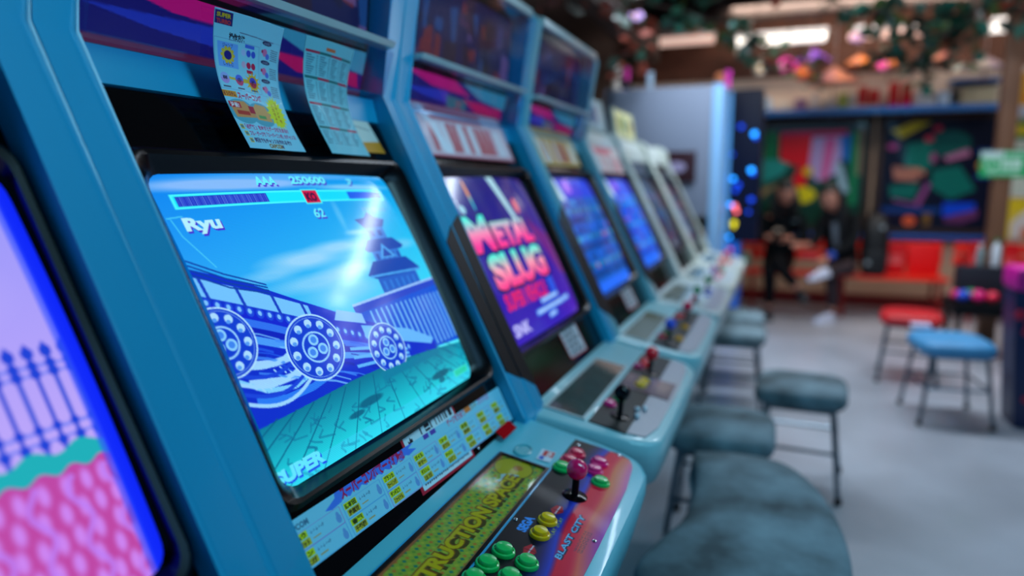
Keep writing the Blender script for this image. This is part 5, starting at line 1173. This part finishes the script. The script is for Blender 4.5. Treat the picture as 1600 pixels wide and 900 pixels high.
def hand_bm(w, d, up, side=1, curl=.6, s=1.):
    """palm and five bent fingers: w wrist point, d pointing direction, up = back of hand"""
    w, d, up = Vector(w), Vector(d).normalized(), Vector(up); up = (up - d * up.dot(d)).normalized(); sd = d.cross(up) * side
    bm = skin_bm([[('a', w, (.021, .016)), ('b', w + d * .03 * s, (.030, .015)), ('c', w + d * .075 * s, (.034, .013))]])
    for k, (off, L) in enumerate(((-.027, .062), (-.009, .072), (.009, .068), (.026, .052))):
        p = w + d * .070 * s + sd * off * s; dd = d.copy(); ch = [('r', p - d * .02, .008), ('p', p, .0085)]
        for j, f in enumerate((.45, .32, .23)):
            dd = (dd - up * curl * (.7 + .2 * j)).normalized(); p = p + dd * L * f * s; ch.append(('q%d' % j, p, .0082 - .0007 * j))
        join_bm(bm, skin_bm([ch], 0))
    p = w + d * .02 * s - sd * .022 * s; q = p + (d * .6 - sd * .7 - up * .3).normalized() * .034 * s; r = q + (d * .9 - sd * .15 - up * .4).normalized() * .028 * s
    join_bm(bm, skin_bm([[('a', p, .011), ('b', q, .0105), ('c', r, .0085)]], 0)); return bm
def shoe(parent, heel, toe, m, name='shoe'):
    heel, toe = Vector(heel), Vector(toe); d = (toe - heel).normalized(); up = Vector((0, 0, 1)); up = (up - d * up.dot(d)).normalized(); s = d.cross(up); L = (toe - heel).length
    bm = B(); loops = []
    for t, w, h in ((-.02, .012, .03), (.0, .028, .06), (.15, .034, .075), (.35, .035, .072), (.6, .041, .05), (.85, .042, .036), (.97, .032, .026), (1.02, .014, .012)):
        c = heel + d * L * t; loops.append([c + s * w * math.cos(q) + up * (h * max(0, math.sin(q)) ** .8 if math.sin(q) > 0 else -.0) + up * (.0 if math.sin(q) > 0 else -.012 * min(1, -math.sin(q) * 3)) for q in [2 * PI * i / 16 for i in range(16)]])
    loft(bm, loops); o = obj(name, bm, m, parent)
    bm = B(); loft(bm, [[heel + d * L * t + s * w * e + up * z for e, z in ((-1, -.014), (1, -.014), (1, .004), (-1, .004))] for t, w in ((-.03, .026), (.3, .034), (.7, .044), (1.0, .030))]); obj('shoe_sole', bm, SHOW if m is SHOW else BLACKM, o)
def hair_cap(parent, M, strands, s=1.):
    bm = B(); vs = bmesh.ops.create_uvsphere(bm, u_segments=24, v_segments=16, radius=1)['verts']
    for v in vs:
        x, y, z = v.co; f = 1.0
        if y < -.15 and z < .55: f = .80     # keeps the face free
        v.co = M @ (Vector((x * .089 * f, y * .104 * f + .010 + (.02 if f < 1 else 0), z * .118 * f + .016)) * s)
    for ch in strands: join_bm(bm, skin_bm([[('%d' % i, p, r) for i, (p, r) in enumerate(ch)]]))
    obj('hair', bm, HAIR, parent)
def person(label, J, coat, trous, hair, head_yaw, head_pitch, shoes, hands, xtra=None):
    t = thing('person', (J['pel'][0], J['pel'][1], 0), label, 'person', 'people sitting on the red bench')
    V = {k: Vector(v) for k, v in J.items()}
    def limb(side): return [('sh' + side, V['sh' + side], .040), ('el' + side, V['el' + side], .035), ('wr' + side, V['wr' + side], .025)]
    def leg(side): return [('hip' + side, V['hip' + side], .066), ('kn' + side, V['kn' + side], .050), ('mid' + side, V['kn' + side].lerp(V['an' + side], .35), .052), ('an' + side, V['an' + side], .034)]
    trunk = [('pel', V['pel'], (.100, .080)), ('wst', V['wst'], (.085, .068)), ('chs', V['chs'], (.098, .072)), ('nk0', V['nk0'], .050), ('nk1', V['nk1'], .048), ('hd', V['hd'], .055)]
    body = skin_bm([trunk, [('chs', V['chs'], 0)] + limb('L'), [('chs', V['chs'], 0)] + limb('R'), [('pel', V['pel'], 0)] + leg('L'), [('pel', V['pel'], 0)] + leg('R')])
    hb, M = head_bm(V['hd'] + Vector((0, -.01, .02)), head_yaw, head_pitch); join_bm(body, hb)
    for side, d, up, sg, cu in hands: join_bm(body, hand_bm(V['wr' + side], d, up, sg, cu))
    obj('body', body, SKIN, t)
    g = .014; sl = lambda side: [('sh' + side, V['sh' + side], .062), ('el' + side, V['el' + side], .052), ('cu' + side, V['el' + side].lerp(V['wr' + side], .86), .038)]
    j = skin_bm([[('hem', V['pel'] + Vector((0, 0, -.02)), (.165, .135)), ('pel', V['pel'] + Vector((0, 0, .04)), (.168, .135)), ('wst', V['wst'], (.158, .125)), ('chs', V['chs'], (.185, .135)), ('nk0', V['nk0'] - Vector((0, 0, .005)), .082)], [('chs', V['chs'], 0)] + sl('L'), [('chs', V['chs'], 0)] + sl('R')]); obj('jacket', j, coat, t)
    lg = lambda side: [('hip' + side, V['hip' + side], .090), ('kn' + side, V['kn' + side], .068), ('mid' + side, V['kn' + side].lerp(V['an' + side], .4), .060), ('an' + side, V['kn' + side].lerp(V['an' + side], .93), .046)]
    p = skin_bm([[('pel', V['pel'], (.145, .115)), ('w', V['pel'].lerp(V['wst'], .5), (.135, .105))], [('pel', V['pel'], 0)] + lg('L'), [('pel', V['pel'], 0)] + lg('R')]); obj('trousers', p, trous, t)
    for e in (-1, 1):
        bm = B(); ball(bm, (0, 0, 0), .0085, 10, (1.35, .6, .5), M @ Matrix.Translation((e * .030, -.0825, .0005))); obj('eye', bm, HAIR, t)
        bm = B(); ball(bm, (0, 0, 0), .017, 10, (1.2, .5, .2), M @ Matrix.Translation((e * .031, -.083, .024))); obj('eyebrow', bm, HAIR, t)
    hair_cap(t, M, hair(V, M))
    for h, q, m in shoes: shoe(t, h, q, m)
    return t, V, M
# left sitter: looks down at a phone, right leg crossed over
def hairL(V, M):
    h = V['hd']; return [[(h + Vector((-.055, .03, .07)), .045), (h + Vector((-.088, .0, -.02)), .035), (h + Vector((-.090, -.02, -.13)), .035), (h + Vector((-.085, -.03, -.24)), .022)],
                         [(h + Vector((.055, .03, .07)), .045), (h + Vector((.088, .0, -.02)), .035), (h + Vector((.092, -.02, -.13)), .032), (h + Vector((.085, -.03, -.22)), .020)],
                         [(h + Vector((0, .06, .06)), .07), (h + Vector((0, .09, -.05)), .09), (h + Vector((0, .10, -.20)), .085)], [(h + Vector((-.08, .04, .0)), .05), (h + Vector((-.10, .03, -.15)), .045)], [(h + Vector((.08, .04, .0)), .05), (h + Vector((.10, .03, -.15)), .045)]]
pA = dict(pel=(.02, 7.36, .50), wst=(.02, 7.34, .66), chs=(.025, 7.28, .86), nk0=(.035, 7.22, 1.02), nk1=(.040, 7.18, 1.08), hd=(.045, 7.12, 1.15),
          shL=(.185, 7.25, .96), elL=(.235, 7.12, .74), wrL=(.075, 6.93, .76), shR=(-.135, 7.25, .96), elR=(-.185, 7.10, .74), wrR=(-.075, 6.92, .77),
          hipL=(.10, 7.30, .48), knL=(-.02, 6.90, .56), anL=(.20, 6.83, .30), hipR=(-.06, 7.30, .48), knR=(-.06, 6.88, .47), anR=(-.045, 6.90, .09))
tA, V, M = person('person in a black hooded jacket looking down at a phone, legs crossed', pA, COAT, TROU, hairL, math.radians(4), math.radians(28),
    [((-.045, 6.93, .014), (-.05, 6.74, .014), SHOD), ((.20, 6.87, .245), (.27, 6.72, .20), SHOD)],
    [('L', (-.9, -.25, .2), (0, -.5, .6), 1, .55), ('R', (.9, -.25, .2), (0, -.5, .6), -1, .55)])
c = Cv(2, 1, 20, (12, 20, 28)); c.line([(.2, .5), (1.8, .5)], .3, (110, 140, 150))
c.mesh('chest_print', quad_fn((.10, 7.150, .925), (.17, 7.158, .925), (.17, 7.150, .895), (.10, 7.142, .895)), PRINT, tA)
bm = B(); box(bm, -.037, .037, -.0045, .0045, -.07, .07, .003)
Mx = Matrix.Translation((.0, 6.865, .795)) @ Matrix.Rotation(math.radians(-40), 4, 'X')
for v in bm.verts: v.co = Mx @ v.co
ph = obj('mobile_phone', bm, BLACKG, None, label='black mobile phone held in both hands by the left sitter', category='phone')
# right sitter: leans in, long hair, white shoes
def hairR(V, M):
    h = V['hd']; return [[(h + Vector((.03, .05, .08)), .06), (h + Vector((.085, .04, .0)), .055), (h + Vector((.11, .03, -.15)), .055), (h + Vector((.12, .02, -.32)), .045), (h + Vector((.12, .0, -.42)), .025)],
                         [(h + Vector((-.0, .07, .07)), .065), (h + Vector((.03, .10, -.06)), .075), (h + Vector((.05, .10, -.25)), .07)], [(h + Vector((.07, .07, .03)), .055), (h + Vector((.09, .08, -.12)), .06), (h + Vector((.10, .07, -.30)), .05)],
                         [(h + Vector((-.02, -.03, .10)), .035), (h + Vector((-.045, -.02, .02)), .022), (h + Vector((-.05, -.02, -.12)), .022), (h + Vector((-.045, -.03, -.26)), .016)]]
pB = dict(pel=(.58, 7.38, .50), wst=(.57, 7.34, .65), chs=(.53, 7.27, .85), nk0=(.49, 7.20, 1.0), nk1=(.46, 7.16, 1.05), hd=(.435, 7.11, 1.11),
          shL=(.68, 7.24, .95), elL=(.64, 7.06, .72), wrL=(.43, 6.88, .60), shR=(.38, 7.24, .93), elR=(.33, 7.06, .73), wrR=(.24, 6.90, .70),
          hipL=(.66, 7.32, .48), knL=(.60, 6.90, .52), anL=(.42, 6.84, .44), hipR=(.50, 7.32, .48), knR=(.47, 6.92, .46), anR=(.51, 6.95, .09))
tB, V, M = person('person with long black hair and white shoes leaning towards the phone, black jacket', pB, COAT, MAR, hairR, math.radians(-55), math.radians(22),
    [((.51, 6.98, .014), (.36, 6.82, .014), SHOW), ((.45, 6.84, .45), (.27, 6.78, .40), SHOW)],
    [('L', (-.8, -.3, -.3), (0, -.3, .9), 1, .4), ('R', (-.75, -.4, .15), (0, -.4, .8), -1, .5)])
sh = skin_bm([[('a', (.505, 7.175, .92), .055), ('b', (.52, 7.17, .80), .062), ('c', (.54, 7.20, .66), .060)]]); obj('shirt_front', sh, SHIRT, tB)
bm = B(); lathe(bm, [(.036, 0), (.040, .02), (.036, .05)], V['el' + 'L'].lerp(V['wrL'], .80), V['wrL'] - V['elL'], 16); obj('blue_cuff', bm, mat('blue_knit', (20, 80, 190), .7), tB)
bm = B(); box(bm, .20, .34, 6.78, 6.90, .585, .625, .008); obj('red_folder', bm, mat('red_wallet', (190, 25, 40), .5), None, label='small red pouch held between the two people', category='pouch')
# backpack
t = thing('backpack', (.84, 7.38, .402), 'black rounded backpack worn behind the right sitter on the bench', 'bag')
bm = B(); L = lambda s, k, z: [(.86 + .115 * s * a, 7.40 + .125 * k * b, z) for a, b in super_rect(2, 2, 24, 3)]
loft(bm, [L(.8, .85, .402), L(1.0, 1.0, .46), L(1.06, 1.02, .62), L(1.0, .95, .80), L(.8, .75, .93), L(.45, .4, .98)]); obj('bag_body', bm, mat('black_bag_nylon', (10, 12, 16), .55), t)
bm = B(); box(bm, .77, .95, 7.235, 7.275, .43, .64, .018); obj('front_pocket', bm, mat('black_pocket_nylon', (16, 18, 22), .5), t)
for x, z in ((.79, .53), (.90, .86)):
    bm = B(); lathe(bm, [(.022, 0), (.022, .004), (.012, .006)], (x, 7.215 if z < .6 else 7.255, z), (0, -1, 0), 18); obj('round_badge', bm, mat('pale_badge', (150, 160, 165), .4), t)
bm = B(); tube(bm, bez([(.80, 7.34, .95), (.81, 7.33, 1.02), (.88, 7.34, 1.02), (.89, 7.36, .95)], 6), .009, 8); obj('grab_handle', bm, BLACKM, t)
